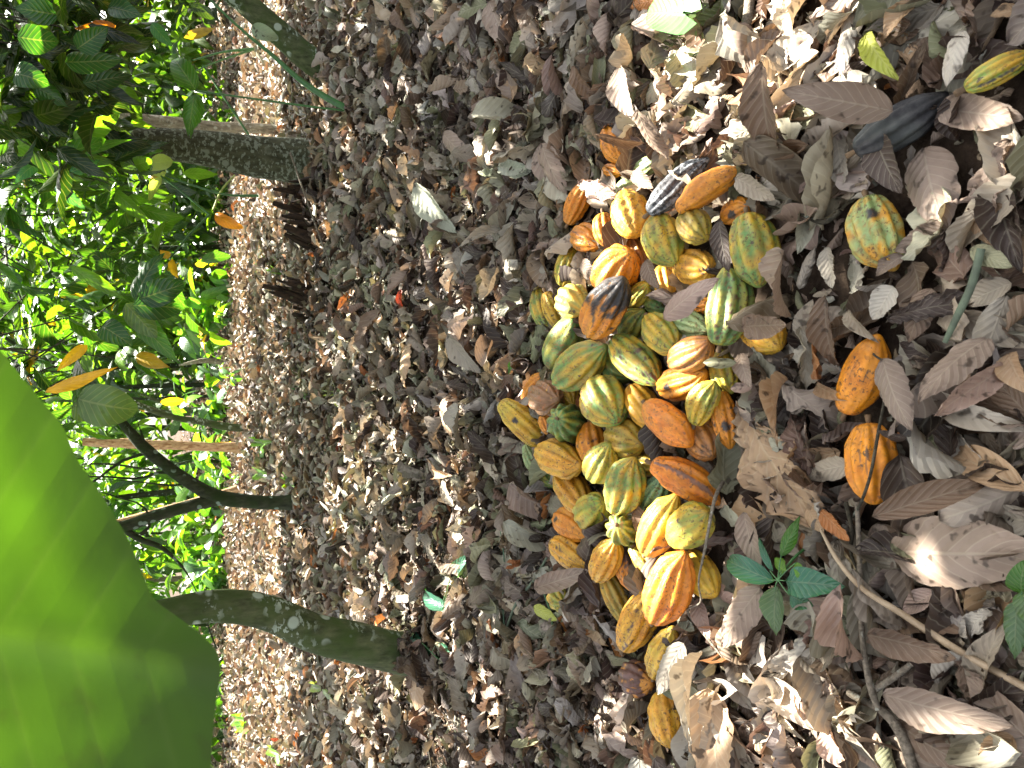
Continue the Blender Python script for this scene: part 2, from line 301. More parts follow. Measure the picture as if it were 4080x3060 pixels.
# ------------------------------------------------------------------ pods: (zoom, x, y, length, width, angle, layer, colour, extras, label)
Z = {1: (1.508, 1950, 450), 2: (1.508, 1950, 1450), 3: (1.566, 2300, 2000), 4: (1.659, 3000, 0), 5: (1.508, 2900, 1000), 0: (1, 0, 0)}
PODS = [
 (1,750,190,235,150,70,0,'o','', 'plain orange pod under crossed brown leaves, apart above the heap'),
 (1,950,320,185,105,-30,0,'pg','', 'small pale green pod beside the top end of the grey mouldy pod'),
 (1,530,540,270,132,-64,0,'o','', 'narrow orange pod lying alone at the top left corner of the heap'),
 (1,740,345,120,80,10,0,'o','', 'scrap of an orange pod showing between sunlit dry leaves'),
 (1,825,450,140,110,-40,0,'pg','', 'pale green pod tip peeping out above the big warty orange pod'),
 (1,850,610,290,215,75,1,'yo','wart', 'plump warty yellow-orange pod with rounded ends in the sun'),
 (1,585,755,200,165,20,0,'o','cut', 'orange pod with a curved brown crack, upper left of the heap'),
 (1,692,700,190,135,82,.7,'o','', 'small smooth orange pod leaning on the cracked orange one'),
 (1,1120,445,430,160,-44,1.1,'bk','', 'grey mouldy pod lying across the top of the heap'),
 (1,1310,455,420,160,-32,1.0,'o','long', 'long smooth orange pod with a bottle neck, half in the sun'),
 (1,1045,765,315,228,72,1,'yg','', 'plump yellow and green ribbed pod just below the grey mouldy pod'),
 (1,1230,680,225,190,55,1.1,'yb','', 'small yellow pod with dark green furrows under the long orange pod'),
 (1,1485,590,190,140,-30,0,'o','spot', 'orange pod with a black spot, half under dry leaves'),
 (1,1590,820,420,270,80,.8,'gy','', 'large green pod with yellow ribs at the right side of the heap'),
 (1,1235,925,265,205,12,.7,'yo','', 'yellow-orange pod with rusty stain right of the yellow and green one'),
 (1,1065,1010,210,150,80,.3,'yo','', 'small yellow-orange pod wedged above the pink leaf'),
 (1,895,860,220,130,70,.2,'br','', 'reddish orange pod in a gap behind the two big orange pods'),
 (1,755,950,320,255,-55,1.2,'o','rib', 'big ribbed orange pod under the black-ended one'),
 (1,695,1175,400,235,-58,2.1,'o','blackend', 'orange pod with a burnt black end on top of the heap'),
 (1,470,930,225,145,-75,0,'yg','spk', 'yellow-green speckled pod at the far left edge of the heap'),
 (1,325,1180,275,135,75,0,'gy','', 'green pod on the outer left edge under the yellow one'),
 (1,385,1190,240,110,65,.3,'y','', 'narrow yellow pod between two green ones on the left edge'),
 (1,503,1140,215,200,25,.8,'yw','', 'round yellow and pale green pod in a patch of sun'),
 (1,900,1090,175,115,-50,.4,'yg','', 'small yellow-green pod beside the black-ended pod'),
 (1,1000,1150,150,120,30,0,'g','', 'dark green pod mostly hidden left of the pink leaf'),
 (1,860,1270,215,160,-60,.4,'g','', 'green warty pod right below the black-ended pod'),
 (1,1035,1330,280,190,50,.9,'yg','rib', 'yellow-green pod with deep ribs and a hooked tip'),
 (1,1190,1265,265,165,20,.4,'pg','', 'smooth pale green pod under the pink leaf'),
 (1,1270,1150,160,110,0,0,'o','', 'orange pod end showing right of the pink leaf'),
 (1,1435,1170,450,260,-80,1.1,'g','bpatch', 'largest green pod with brown scabs and a pale rib'),
 (1,1645,1310,300,230,50,.2,'yo','', 'yellow-orange pod half covered by a brown leaf at the right edge of the heap'),
 (1,445,1385,335,200,-60,.7,'g','smooth', 'smooth green pod with a stalk scar, left of the heap'),
 (1,540,1520,365,230,-38,1.4,'gy','', 'large yellow pod turning green at its stalk end, left of the heap'),
 (1,875,1480,370,210,42,1.1,'gy','bpatch', 'green and yellow pod with dark brown scabs in the middle of the heap'),
 (1,755,1505,270,185,50,.3,'g','', 'dark green pod under the scabbed green and yellow one'),
 (1,1210,1450,285,190,-25,1.3,'br','', 'rusty brown and orange pod at the middle right of the heap'),
 (1,1160,1620,305,205,-15,.6,'o','spot', 'orange pod with a dark scar just under the rusty brown one'),
 (1,1415,1550,250,165,78,0,'yg','', 'yellow-green pod in the sun beside a reddish leaf, right edge of the heap'),
 (2,285,160,230,150,-60,0,'o','', 'orange pod behind the round brown one on the left edge'),
 (2,340,205,215,190,30,.7,'bb','', 'round dull brown pod with a small yellow fleck'),
 (2,450,185,220,150,40,.6,'y','', 'yellow pod below the large yellow and green one on the left'),
 (2,475,360,250,215,25,.9,'g','end', 'dark green ribbed pod showing its stalk end like a star'),
 (2,210,360,385,165,43,.6,'y','spot', 'long yellow pod with a black spot pointing out of the left edge'),
 (2,345,360,130,90,70,.1,'o','', 'small orange pod end between the long yellow and the star green pod'),
 (2,690,222,315,270,65,1.4,'gy','', 'big round green and yellow pod on top in the middle'),
 (2,415,570,300,205,25,1.2,'yo','rib', 'yellow-orange ribbed pod lying on top at the lower left'),
 (2,620,485,270,170,80,.4,'o','bpatch', 'orange pod with a brown scab between two rows of pods'),
 (2,670,600,245,200,-60,1.3,'yg','spk', 'yellow-green heavily speckled pod standing on end'),
 (2,820,445,265,230,20,.9,'yb','', 'round olive-yellow pod in the middle of the heap'),
 (2,930,262,310,180,55,.5,'yo','', 'yellow-orange pod with a green stalk end at the centre right'),
 (2,1075,355,350,190,40,1.0,'O','smooth', 'smooth deep orange spindle-shaped pod at the centre right'),
 (2,1285,230,275,170,-65,.8,'yg','', 'yellow-green pod leaning against the deep orange spindle'),
 (2,1415,330,330,150,80,.3,'o','spot', 'orange pod with black specks at the right edge beside the crumpled leaf'),
 (2,1290,455,270,220,60,.7,'br','rib', 'rusty orange pod with a brown stripe near the crumpled leaf'),
 (2,812,738,345,232,-75,1.4,'gy','', 'pear-shaped green and yellow pod with a pointed tip'),
 (2,955,605,190,125,20,.2,'yb','', 'dull yellow pod in the shade beside the split orange one'),
 (2,1178,697,435,205,28,.9,'O','stripe', 'orange pod with a long brown torn stripe'),
 (2,985,800,290,165,-60,.3,'pgd','', 'blue-green smooth pod under the bright yellow one'),
 (2,500,765,290,190,55,.5,'yo','', 'yellow-orange pod below the ribbed one at the lower left'),
 (2,345,670,170,100,55,0,'g','', 'green pod sliver under the left rim of the heap'),
 (2,265,590,230,90,62,0,'pg','', 'pale green pod lying under the long yellow one'),
 (2,622,882,235,210,-30,1.0,'yg','', 'round green pod with a brown stalk scar, lower left of the middle'),
 (2,495,965,250,175,30,.3,'o','spot', 'orange pod with a round brown spot at the lower left rim'),
 (2,655,1015,150,110,0,.3,'o','', 'orange pod end under the round green one'),
 (2,803,992,200,185,30,.9,'g','end', 'small green pod facing the camera with its dark stalk end'),
 (2,485,1140,275,160,36,.2,'yo','bpatch', 'yellow-orange pod with a dark brown scab at the lower left rim'),
 (2,568,1200,150,105,-60,0,'gb','', 'dull grey-green pod end beside the scabbed orange one'),
 (2,700,1180,265,165,-62,.6,'yo','rib', 'yellow-orange pod with a rusty flank at the lower rim'),
 (2,832,1215,265,155,80,.4,'o','brownhalf', 'pod half brown and half orange at the lower rim'),
 (2,1022,978,385,215,-62,1.2,'y','', 'bright yellow ribbed pod lit by a patch of sun'),
 (2,1205,975,310,235,-42,1.2,'yg','smooth', 'smooth yellow-green pod right of the bright yellow one'),
 (2,935,1150,260,160,60,.4,'yg','', 'pale yellow-green pod below the bright yellow one'),
 (2,1075,1350,450,255,-68,1.1,'O','rib', 'largest deep orange ribbed pod at the lower end, partly in the sun'),
 (2,1270,1265,300,195,60,.5,'y','', 'pale yellow pod in the sun crossed by a thin twig'),
 (2,765,1400,335,150,65,.2,'yb','rib', 'yellow-brown striped pod at the lower left rim'),
 (3,380,740,400,215,-62,.5,'yo','bpatch', 'large yellow-orange pod with a brown scab and a green end'),
 (2,425,1405,160,150,60,0,'yg','', 'small green and yellow pod lying alone at the lower left'),
 (3,540,950,320,190,-66,.1,'y','', 'yellow-orange pod with a grey leaf over it below the heap'),
 (3,372,1100,230,205,20,0,'pb','', 'purplish brown pod with an orange rim below the heap'),
 (3,560,1355,325,212,80,.1,'yo','wart', 'warty yellow pod lying by itself at the bottom of the photo'),
 (4,1612,472,385,170,-28,0,'yg','bstripe', 'small yellow-green pod with a black streak in the top right corner'),
 (4,960,835,570,265,-31,0,'bk2','rib', 'black dried pod on the dead leaves at the top right'),
 (0,3490,928,292,195,72,0,'pgo','spot', 'pale green and orange pod lying alone right of the heap'),
 (5,810,755,480,240,-66,0,'OO','smooth', 'smooth orange pod with a brown leaf leaning over it, right of the heap'),
 (5,868,1272,465,285,85,0,'OO','rib', 'orange ribbed pod under a thin twig, right of the heap'),
]
C = {'o': ((.78,.27,.014),(.74,.36,.03),.5), 'O': ((.80,.23,.008),(.82,.34,.025),.5), 'OO': ((.88,.32,.012),(.87,.36,.02),.5), 'yo': ((.78,.36,.022),(.56,.42,.04),.6),
     'y': ((.78,.44,.03),(.46,.44,.06),.6), 'yw': ((.76,.46,.05),(.32,.50,.16),.8), 'yg': ((.70,.43,.03),(.22,.36,.06),.95), 'yb': ((.58,.34,.03),(.20,.24,.04),.8),
     'gy': ((.68,.42,.03),(.16,.34,.08),1.15), 'g': ((.46,.42,.06),(.12,.28,.08),1.45), 'pg': ((.42,.52,.22),(.26,.45,.20),.8), 'pgd': ((.22,.40,.20),(.15,.34,.18),.8),
     'pgo': ((.76,.38,.03),(.36,.50,.18),1.5), 'br': ((.64,.25,.03),(.26,.12,.04),1.0), 'bb': ((.33,.17,.075),(.26,.13,.06),.6), 'pb': ((.16,.075,.055),(.10,.05,.045),.6),
     'gb': ((.30,.30,.15),(.20,.22,.12),.6), 'bk': ((.05,.05,.05),(.02,.02,.02),.5), 'bk2': ((.05,.05,.05),(.02,.02,.02),.5)}
def img_frame(px, py, z):
    c = G(px, py, z); r = c-CAM; d = np.linalg.norm(r); rr = r/d; ux = G(px, py, z); fd = (r@FWD)
    ex = -UP*1.0; ex = ex-(ex@rr)*rr; ey = -RT-((-RT)@rr)*rr          # image right, image down, perpendicular to the ray
    return c, rr, ex, ey, fd/F
pods = []
for (zk, x, y, L, W, ang, lay, ck, ex, lab) in PODS:
    s_, ox, oy = Z[zk]; px, py, L, W = ox+x/s_, oy+y/s_, L/s_, W/s_
    zc = .042+.062*lay
    if zk in (4, 5, 0): zc = .055
    c, rr, ix, iy, m = img_frame(px, py, zc)
    u = math.cos(R(ang))*ix+math.sin(R(ang))*iy; u /= np.linalg.norm(u)
    H, b = L*m/2*1.06, W*m/2*1.09
    best = None
    for a_ in np.linspace(max(H, 1.15*b), max(H, 2.05*b), 12):
        cc = min(1, math.sqrt(max(0, (H*H-b*b)/(a_*a_-b*b+1e-9)))); t = math.sqrt(1-cc*cc)
        for sg in (-1, 1):
            ax = cc*u+sg*t*rr; sc_ = abs(ax[2])+.15*abs(a_/b-1.7)
            if 'end' == ex: sc_ += 0 if sg > 0 else 9
            if best is None or sc_ < best[0]: best = (sc_, ax/np.linalg.norm(ax), a_)
    pods.append(dict(c=c, ax=best[1], a=best[2], b=b, lay=lay, ck=ck, ex=ex, lab=lab, px=px, py=py, rr=rr, heap=(zk in (1, 2) or (zk == 3 and y < 800))))
def balls(p):
    k_ = np.array([-.68, -.35, 0, .35, .68]); return p['c']+np.outer(k_*p['a'], p['ax']), p['b']*np.array([.60, .88, 1, .86, .56])
for it in range(60):
    B = [balls(p) for p in pods]
    for i in range(len(pods)):
        for j in range(i+1, len(pods)):
            if np.linalg.norm(pods[i]['c']-pods[j]['c']) > .3: continue
            d = np.linalg.norm(B[i][0][:, None]-B[j][0][None], axis=-1); pen = (B[i][1][:, None]+B[j][1][None])*.83-d
            pm = pen.max()
            if pm > .002:
                hi, lo = (i, j) if pods[i]['lay'] >= pods[j]['lay'] else (j, i)
                st = min(pm*.35, .006)
                pods[hi]['c'] = pods[hi]['c']-pods[hi]['rr']*st*.7; pods[lo]['c'] = pods[lo]['c']+pods[lo]['rr']*st*.5
    for p in pods:
        ext = math.hypot(p['ax'][2]*p['a'], p['b'])*.8
        if p['c'][2] < ext*.72: p['c'] = G(p['px'], p['py'], ext*.72)
        if p['c'][2] > .27: p['c'] = G(p['px'], p['py'], .27)
def make_pod(p, idx):
    r = np.random.default_rng(900+idx); nt_, nv = 80, 48; ex = p['ex']
    v = np.linspace(0, 1, nv+1); th = np.linspace(0, 2*math.pi, nt_, endpoint=False)
    zz = -np.cos(math.pi*v)                                        # -1 stalk .. 1 tip
    rad = np.sin(math.pi*v)**.78
    rad *= 1-.10*np.clip(zz, 0, 1)**2                               # fuller near the stalk end
    tip = r.uniform(.05, .16) if 'wart' not in ex else .03
    rad *= 1-np.clip((zz-.72)/.28, 0, 1)*.22*(tip/.1)
    neck = r.uniform(.0, .14) + (.18 if ex == 'long' else 0)
    rad *= 1-neck*np.exp(-((zz+.72)/.16)**2)
    T_, ZZ = np.meshgrid(th, zz); RR = np.repeat(rad[:, None], nt_, 1)
    dep = {'rib': .105, 'smooth': .035, 'wart': .06, 'long': .03, 'end': .13}.get(ex, r.uniform(.07, .12))*1.45
    ph = 10*T_+.25*np.sin(3*ZZ)+r.uniform(0, 6)
    rg = .5+.5*np.cos(ph); rg = rg**.8; pair = .5+.5*np.cos(5*T_+r.uniform(0, 6))
    fade = np.clip((1-np.abs(ZZ))*6, 0, 1)**.5*.9+.1
    p3 = np.stack([np.cos(T_)*RR, np.sin(T_)*RR, ZZ*1.6], -1)
    w1 = vnoise(p3, 40+idx, 3.0); w2 = vnoise(p3, 80+idx, 11.0); w3 = vnoise(p3, 140+idx, 26.0)
    amp = 1+(-dep*(1-rg)-.035*(1-pair))*fade+.03*w1+(.016+(.02 if 'wart' in ex else 0))*w2+.007*w3
    bend = r.uniform(-.2, .2)+(.15 if ex == 'long' else 0)
    A, Bq = p['a'], p['b']
    lx = np.cos(T_)*RR*amp*Bq*1.03+bend*Bq*(ZZ**2-.4); ly = np.sin(T_)*RR*amp*Bq*1.03; lz = ZZ*A*.97+A*r.uniform(.02, .13)*np.exp(-(1-ZZ)/.05)*(0 if 'wart' in ex else 1)
    hook = r.uniform(-.25, .25)*Bq*np.clip((ZZ-.6)/.4, 0, 1)**2; lx = lx+hook
    ax = Vector(p['ax']); M = ax.to_track_quat('Z', 'Y').to_matrix() @ Matrix.Rotation(r.uniform(0, 6.28), 3, 'Z')
    M = np.array(M); loc = np.stack([lx, ly, lz], -1).reshape(-1, 3)
    # colour: ridges ripen first, green stays in furrows and at one end
    c1, c2, am = C[p['ck']]; c1, c2 = np.array(c1), np.array(c2)
    m = np.clip(am*(.07+.40*(1-rg)+.45*w1+.34*w2+.25*np.clip(-ZZ*r.choice([-1, 1]), 0, 1)+.18), 0, 1)[..., None]
    t = c1*(1-m)+c2*m; t = t*(.90+.16*w2[..., None])*(.86+.16*rg[..., None])
    rust = np.clip((w2*.7+w3*.45+.3*w1-.42)*2.2, 0, .7)[..., None]*r.uniform(.3, 1.); t = t*(1-rust)+np.array((.40, .13, .02))*rust
    brown = np.array((.085, .040, .022)); black = np.array((.018, .016, .016))
    face = -(p['rr'])                                               # marks turned to the open side of the pod
    nrm = np.stack([np.cos(T_), np.sin(T_), ZZ*0], -1)@M.T; fc = nrm@face
    def put(mask, cl):
        nonlocal t
        mask = np.clip(mask, 0, 1)[..., None]; t = t*(1-mask)+cl*mask
    if 'blackend' in ex: put((ZZ*1.0-.10+.45*w2+.15*w1)*5 if p['ax'][2] < 9 else 0, black+.03*(w3[..., None] > .3))
    if 'stripe' == ex:
        a0 = np.arctan2((nrm@np.cross(p['ax'], face)), fc); put((.17+.07*w3+.05*w2-np.abs(a0+.12-.1*ZZ))*14*(np.abs(ZZ) < .93), np.array((.20, .10, .065)))
    if 'bstripe' in ex:
        a0 = np.arctan2((nrm@np.cross(p['ax'], face)), fc); put((.13+.10*w2-np.abs(a0-.5))*14*(np.abs(ZZ) < .7), black)
    if 'bpatch' in ex:
        put((w2*.9+w1*.5+fc*.35-.86)*6, brown); put((w3*.7+w2*.6-1.05)*6, brown*.7)
    if 'spot' in ex:
        a0 = np.arctan2((nrm@np.cross(p['ax'], face)), fc); dd = np.hypot((a0-r.uniform(-.4, .4))*Bq, (ZZ-r.uniform(-.45, .45))*A); put((.013+.004*w2-dd)*400, black+.02)
    if 'cut' == ex:
        a0 = np.arctan2((nrm@np.cross(p['ax'], face)), fc); put((.06-np.abs(a0-.4*ZZ**2+.1*w1))*25*(np.abs(ZZ) < .6), brown)
    if 'brownhalf' in ex: put((-ZZ*r.choice([1])+.05+.35*w2)*6, np.array((.13, .085, .075)))
    if p['ck'] == 'pb': put((w2*.8+(1-np.abs(ZZ)*1.25<0)*1.2-.35)*5, np.array((.62, .28, .04)))
    if p['ck'] == 'bb': put((w3-1.15)*5, np.array((.6, .4, .05)))
    t = np.clip(t*.84, .01, .9).reshape(-1, 3)
    a = np.arange(nv)[:, None]*nt_; bq = np.arange(nt_)[None]; nx_ = (bq+1) % nt_
    q = np.stack([a+bq, a+nx_, a+nt_+nx_, a+nt_+bq], -1).reshape(-1, 4)
    root = empty('cacao_pod', p['c'], p['lab'], 'cacao pod', 'cacao pods on the leaf litter')
    root.rotation_euler = Matrix(M.tolist()).to_euler()
    me_parent_loc = np.zeros(3)
    o = mesh_np('husk', loc, q, M_mould if p['ck'] == 'bk' else M_char if p['ck'] == 'bk2' else M_pod, None, None, t)
    o.parent = root
    # stalk stub on the broad end
    n = 8; hs = [(-A*1.0+.006, .0045), (-A*1.0-.004, .0052), (-A-.010, .0060), (-A-.0135, .0050)]
    vs = []; 
    for (z_, r_) in hs:
        for i in range(n): q_ = i/n*6.283; vs.append((math.cos(q_)*r_*(1+.2*math.sin(i*2.3))+bend*Bq*.6, math.sin(q_)*r_, z_+.0015*math.sin(i*1.7)))
    qs = [(k_*n+i, k_*n+(i+1) % n, (k_+1)*n+(i+1) % n, (k_+1)*n+i) for k_ in range(3) for i in range(n)]
    vs.append((bend*Bq*.6, 0, -A-.011)); qs += [(3*n+i, 3*n+(i+1) % n, len(vs)-1, len(vs)-1) for i in range(0)]
    me = bpy.data.meshes.new('stalk'); me.from_pydata(vs, [], qs+[tuple(3*n+i for i in range(n))]); me.materials.append(M_stalk)
    for f in me.polygons: f.use_smooth = True
    st = bpy.data.objects.new('stalk', me); link(st, root)
for i, p in enumerate(pods): make_pod(p, i)

# ------------------------------------------------------------------ tubes
def tube(name, pts, rad, mat, parent=None, n=10, wob=.0, seed=0, origin=None, sub=4):
    pts = np.array(pts, float); rad = np.array(rad, float)
    s = np.r_[0, np.cumsum(np.linalg.norm(np.diff(pts, axis=0), axis=1))]; m = max(2, (len(pts)-1)*sub+1); t = np.linspace(0, s[-1], m)
    def cr(v):                                             # smooth interpolation along the joints
        o = np.empty((m,)+v.shape[1:])
        tg = np.gradient(v, s, axis=0) if len(v) > 2 else np.repeat((v[1:]-v[:1])/(s[-1]+1e-9), 2, 0)
        for i, x in enumerate(t):
            j = min(np.searchsorted(s, x, side='right')-1, len(s)-2); h = s[j+1]-s[j]+1e-9; u = (x-s[j])/h
            o[i] = (2*u**3-3*u*u+1)*v[j]+(u**3-2*u*u+u)*h*tg[j]+(-2*u**3+3*u*u)*v[j+1]+(u**3-u*u)*h*tg[j+1]
        return o
    P_, Rr = cr(pts), np.abs(cr(rad[:, None])[:, 0])
    T_ = np.gradient(P_, axis=0); T_ /= np.linalg.norm(T_, axis=1, keepdims=True)+1e-9
    ref = np.array([.3, 1, .1]) if abs(T_[0][1]) < .8 else np.array([1, 0, .2])
    A_ = np.cross(T_, ref); A_ /= np.linalg.norm(A_, axis=1, keepdims=True); B_ = np.cross(T_, A_)
    th = np.linspace(0, 2*math.pi, n, endpoint=False)
    rr = Rr[:, None]*(1+wob*(np.sin(2*th[None]+t[:, None]*3+seed)+.6*np.sin(3*th[None]-t[:, None]*7+seed*2)+.5*np.sin(5*th[None]+t[:, None]*13)))
    v = P_[:, None]+rr[..., None]*(np.cos(th)[None, :, None]*A_[:, None]+np.sin(th)[None, :, None]*B_[:, None])
    a = np.arange(m-1)[:, None]*n; b_ = np.arange(n)[None]; c_ = (b_+1) % n
    q = np.stack([a+b_, a+c_, a+n+c_, a+n+b_], -1).reshape(-1, 4)
    v = v.reshape(-1, 3)
    if name is None: return v, q
    return mesh_np(name, v, q, mat, parent, origin=origin)
def join(parts):
    vs, qs, o = [], [], 0
    for v, q in parts: vs.append(v); qs.append(q+o); o += len(v)
    return np.concatenate(vs), np.concatenate(qs)
def gbase(px, py):
    g = G(px, py, 0); return g

# ------------------------------------------------------------------ green leaf clusters
GR = np.array([(.030, .092, .012), (.055, .145, .014), (.020, .060, .015), (.085, .18, .02), (.040, .105, .032)])
def cluster_leaves(cen, n, L, dark=1., spread=.12, yellow=.02):
    """leaves fanning and drooping from twig tips"""
    cen = np.repeat(cen, n, 0); m = len(cen)
    az = rng.uniform(0, 2*math.pi, m); el = rng.normal(-.55, .45, m)
    ax = np.stack([np.cos(az)*np.cos(el), np.sin(az)*np.cos(el), np.sin(el)], -1)
    up = np.stack([rng.normal(0, .45, m), rng.normal(-.1, .45, m), np.ones(m)], -1); nrm = up-(up*ax).sum(-1, keepdims=True)*ax
    Ls = L*rng.uniform(.55, 1.15, m); size = np.stack([Ls, Ls*rng.uniform(.30, .42, m)], -1)
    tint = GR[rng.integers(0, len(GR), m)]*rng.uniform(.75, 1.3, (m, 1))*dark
    yl = rng.random(m) < yellow; tint[yl] = np.array((.55, .36, .04))*rng.uniform(.7, 1.1, (yl.sum(), 1))
    return cen+rng.normal(0, spread, (m, 3))*[1, 1, .6], frames(ax, nrm), size, tint

# holes in the canopy: where the photograph shows patches of sun
HOLES = []
def hole_px(px, py, rpx, z=0.0):
    c = G(px, py, z); m = ((c-CAM)@FWD)/F; HOLES.append((c, rpx*m*1.45))
for h in [(2760,330,100),(2700,470,90),(2920,250,60),(2800,160,70),(3080,180,70),(2960,60,60),(3430,395,14),(2620,640,45),(2520,800,60),(2400,1000,30),(2330,740,30),(2700,740,35),(2810,770,40),
          (2010,1180,55),(1990,1230,40),(1730,1090,35),(1600,1240,35),(1620,500,45),(1650,620,50),(1700,550,30),(1640,380,40),(1740,640,30),(1400,545,25),
          (2420,1240,32),(2370,1290,25),(2270,1190,26),(2470,1010,28),(2880,1500,40),(2620,2100,36),(2740,2060,20),(2640,2270,40),(2800,2330,50),(2620,2270,40),(2850,2400,40),(2900,2330,30),
          (2080,1570,22),(1640,2270,40),(1620,2200,30),(1490,2130,30),(1530,2860,50),(1480,2950,45),(1780,2720,30),(1740,2860,35),(1850,2920,30),(2860,2880,40),(2560,3010,40),(3290,2970,45),(3985,2975,8),
          (1560,1740,25),(1460,1480,28),(2640,1160,40),(3700,2230,6),(1690,2890,25),(1560,130,25),(1850,60,25),(1760,90,20)]: hole_px(*h, z=.06)
for h in [(2250,560,35),(2150,300,40),(2050,640,35),(1900,800,35),(1850,1250,30),(1500,1450,35),(1420,1150,30),(1980,1450,30),(1500,1900,40),(1800,2500,40),(1950,2800,50),(2150,2950,45),(2400,2950,50),(2900,2700,40),(3100,2900,45),(3400,2900,25),(3300,60,45),(3150,300,45),(2850,420,90),(2700,240,70),(2600,330,60),(2980,330,50),(2720,80,60),(2580,520,60),(3000,180,60),(2500,620,45),(2030,1110,40),(2050,1200,50),(1960,1190,35),(1700,420,40),(1560,560,35),(1660,700,30),(2340,1230,50),(2900,2350,45),(1560,1260,40),(1700,1180,35),(1780,1120,30),(1600,2760,45),(1700,2960,45),(1440,2900,50),(1360,2700,45),(1300,3000,45)]: hole_px(*h, z=.06)
for i in range(60):
    y_ = rng.uniform(300, 3000); hole_px(rng.uniform(1250, 1900), y_, rng.uniform(8, 26))
for y_ in range(-40, 720, 48): hole_px(1085+rng.uniform(-35, 35), y_, rng.uniform(24, 46))
for y_ in range(2040, 3080, 34): hole_px(rng.uniform(860, 1240), y_, rng.uniform(20, 44))
for y_ in range(1150, 2050, 40): hole_px(rng.uniform(820, 1080), y_, rng.uniform(10, 28))
for q_ in ((-300, 2000), (200, 2300), (500, 2600), (200, 2900), (0, 2500)): HOLES.append((CAM+ray(*q_)*.5, .22))
hole_px(2740, 1180, 34, .2)
def sunlit_foliage_holes(cen, frac, r=.22):
    for c_ in cen:
        if rng.random() < frac: HOLES.append((c_+rng.normal(0, .08, 3), r*rng.uniform(.6, 1.3)))

# ------------------------------------------------------------------ trees
TREES = {}
def trunk_px(pts, Y, extra=0., H=5.2, lean=None):
    """pts: (px, py, width px) from the base up, in an upright plane Y ahead"""
    P_, Rd = [], []
    for i, (px, py, w_) in enumerate(pts):
        p = V(px, py, Y+extra*i); P_.append(p); Rd.append(w_*((p-CAM)@FWD)/F/2)
    return P_, Rd
def tree(key, label, base_px, pts, mat, cen, nl=7, L=.28, dark=1., H=5.0, forks=(), group=None, T=None, wob=.05, cat='tree', yellow=.02, limbs=3, topY=0, cl_name='crown'):
    g = G(*base_px); Y = g[1]; root = empty('cacao_tree', (g[0], g[1], 0), label, cat, group)
    P_, Rd = trunk_px(pts, Y)
    fl = P_[0]*.55+P_[1]*.45; P_.insert(1, fl); Rd.insert(1, Rd[0]*.5+Rd[1]*.5); Rd[0] *= 1.12; P_[0] = P_[0]-np.array([0, 0, .10])
    top = P_[-1]
    d = (P_[-1]-P_[-2]); d /= np.linalg.norm(d)
    if top[2] < H-.5:
        a1 = top+d*.6*(H-top[2])+np.array([0, 0, .1]); a2 = np.array([a1[0]+d[0]*.3, a1[1]+rng.uniform(-.3, .3), H]); P_ += [a1, a2]; Rd += [Rd[-1]*.75, Rd[-1]*.4]
    tube('trunk', P_, Rd, mat, root, 20, wob, len(TREES), sub=10)
    nodes = [np.array(P_)[-3:]]
    br = []
    for fk in forks:
        fp, fr = trunk_px(fk, Y); dd = fp[-1]-fp[-2]; dd /= np.linalg.norm(dd)
        fp.append(fp[-1]+dd*1.2+np.array([0, 0, .5])); fr.append(fr[-1]*.5)
        br.append(tube(None, fp, fr, mat, None, 12, wob, 3, sub=6)); nodes.append(np.array(fp))
    nodes = np.concatenate(nodes)
    for b_ in br: mesh_np('branch', b_[0], b_[1], mat, root)
    TREES[key] = dict(root=root, nodes=nodes, cen=list(cen), nl=nl, L=L, dark=dark, mat=mat, yellow=yellow, T=T or T_gr)
    return root
def region(n, px, py, Y):
    return [V(rng.uniform(*px), rng.uniform(*py), rng.uniform(*Y)) for _ in range(n)]
cA = region(60, (-150, 560), (560, 1180), (4.6, 7.6))+region(10, (-60, 330), (330, 700), (5.6, 6.6))
cB = region(70, (-200, 360), (-250, 520), (3.2, 5.4))+region(22, (100, 620), (-200, 480), (4.8, 8.0))
cC = region(15, (-100, 230), (1400, 1900), (4.5, 7.2))+region(8, (-200, 250), (1800, 2300), (5, 7))
cD = region(20, (-500, 100), (2300, 3300), (2.8, 4.4))
cE = region(26, (60, 600), (1130, 1480), (4.0, 6.5))
tree('A', 'thick spotted tree trunk rising at the upper left, pale lichen blotches on dark bark', (1245, 650), [(1260,650,200),(1200,645,180),(1000,620,156),(760,585,134),(520,568,120),(250,545,110),(-100,515,98)], M_barkA, cA, wob=.03)
tree('B', 'mossy leaning tree trunk at the top edge of the photo beside a hanging pale leaf', (1290, 275), [(1300,270,118),(1240,240,104),(1120,140,96),(1000,30,92),(880,-60,88),(500,-260,90),(0,-420,80)], M_barkG, cB, dark=.4, yellow=0)  # leaf tint lowered to paint in this crown's deep shade
tree('C', 'slender dark forked tree curving up in front of the reddish post', (1210, 2000), [(1215,2003,78),(1150,2003,62),(1000,1998,58),(860,1978,60),(760,1925,52),(650,1845,46),(560,1770,44),(500,1700,34),(455,1640,26),(330,1560,20)], M_barkD, cC, wob=.05,
     forks=[[(900,1985,50),(760,2015,50),(620,2055,48),(500,2095,46),(420,2110,44),(250,2180,36)],[(470,2090,30),(560,2150,24),(640,2180,20),(700,2230,12)],[(575,1775,18),(566,1735,10)],[(600,1800,16),(480,1840,13),(400,1900,10)],[(720,1890,17),(650,1880,13),(560,1905,11),(430,1900,8)],[(820,1955,15),(760,1925,12),(690,1935,9),(600,1925,6)],[(560,2130,16),(600,2090,11),(560,2010,8),(500,1990,6)]])
tree('D', 'thick mossy curved tree trunk with round lichen discs near the large green leaf', (1690, 2610), [(1720,2615,190),(1640,2610,172),(1450,2570,165),(1250,2520,150),(1100,2450,135),(960,2420,128),(800,2420,120),(650,2450,115),(300,2520,100)], M_barkG, cD, wob=.055)
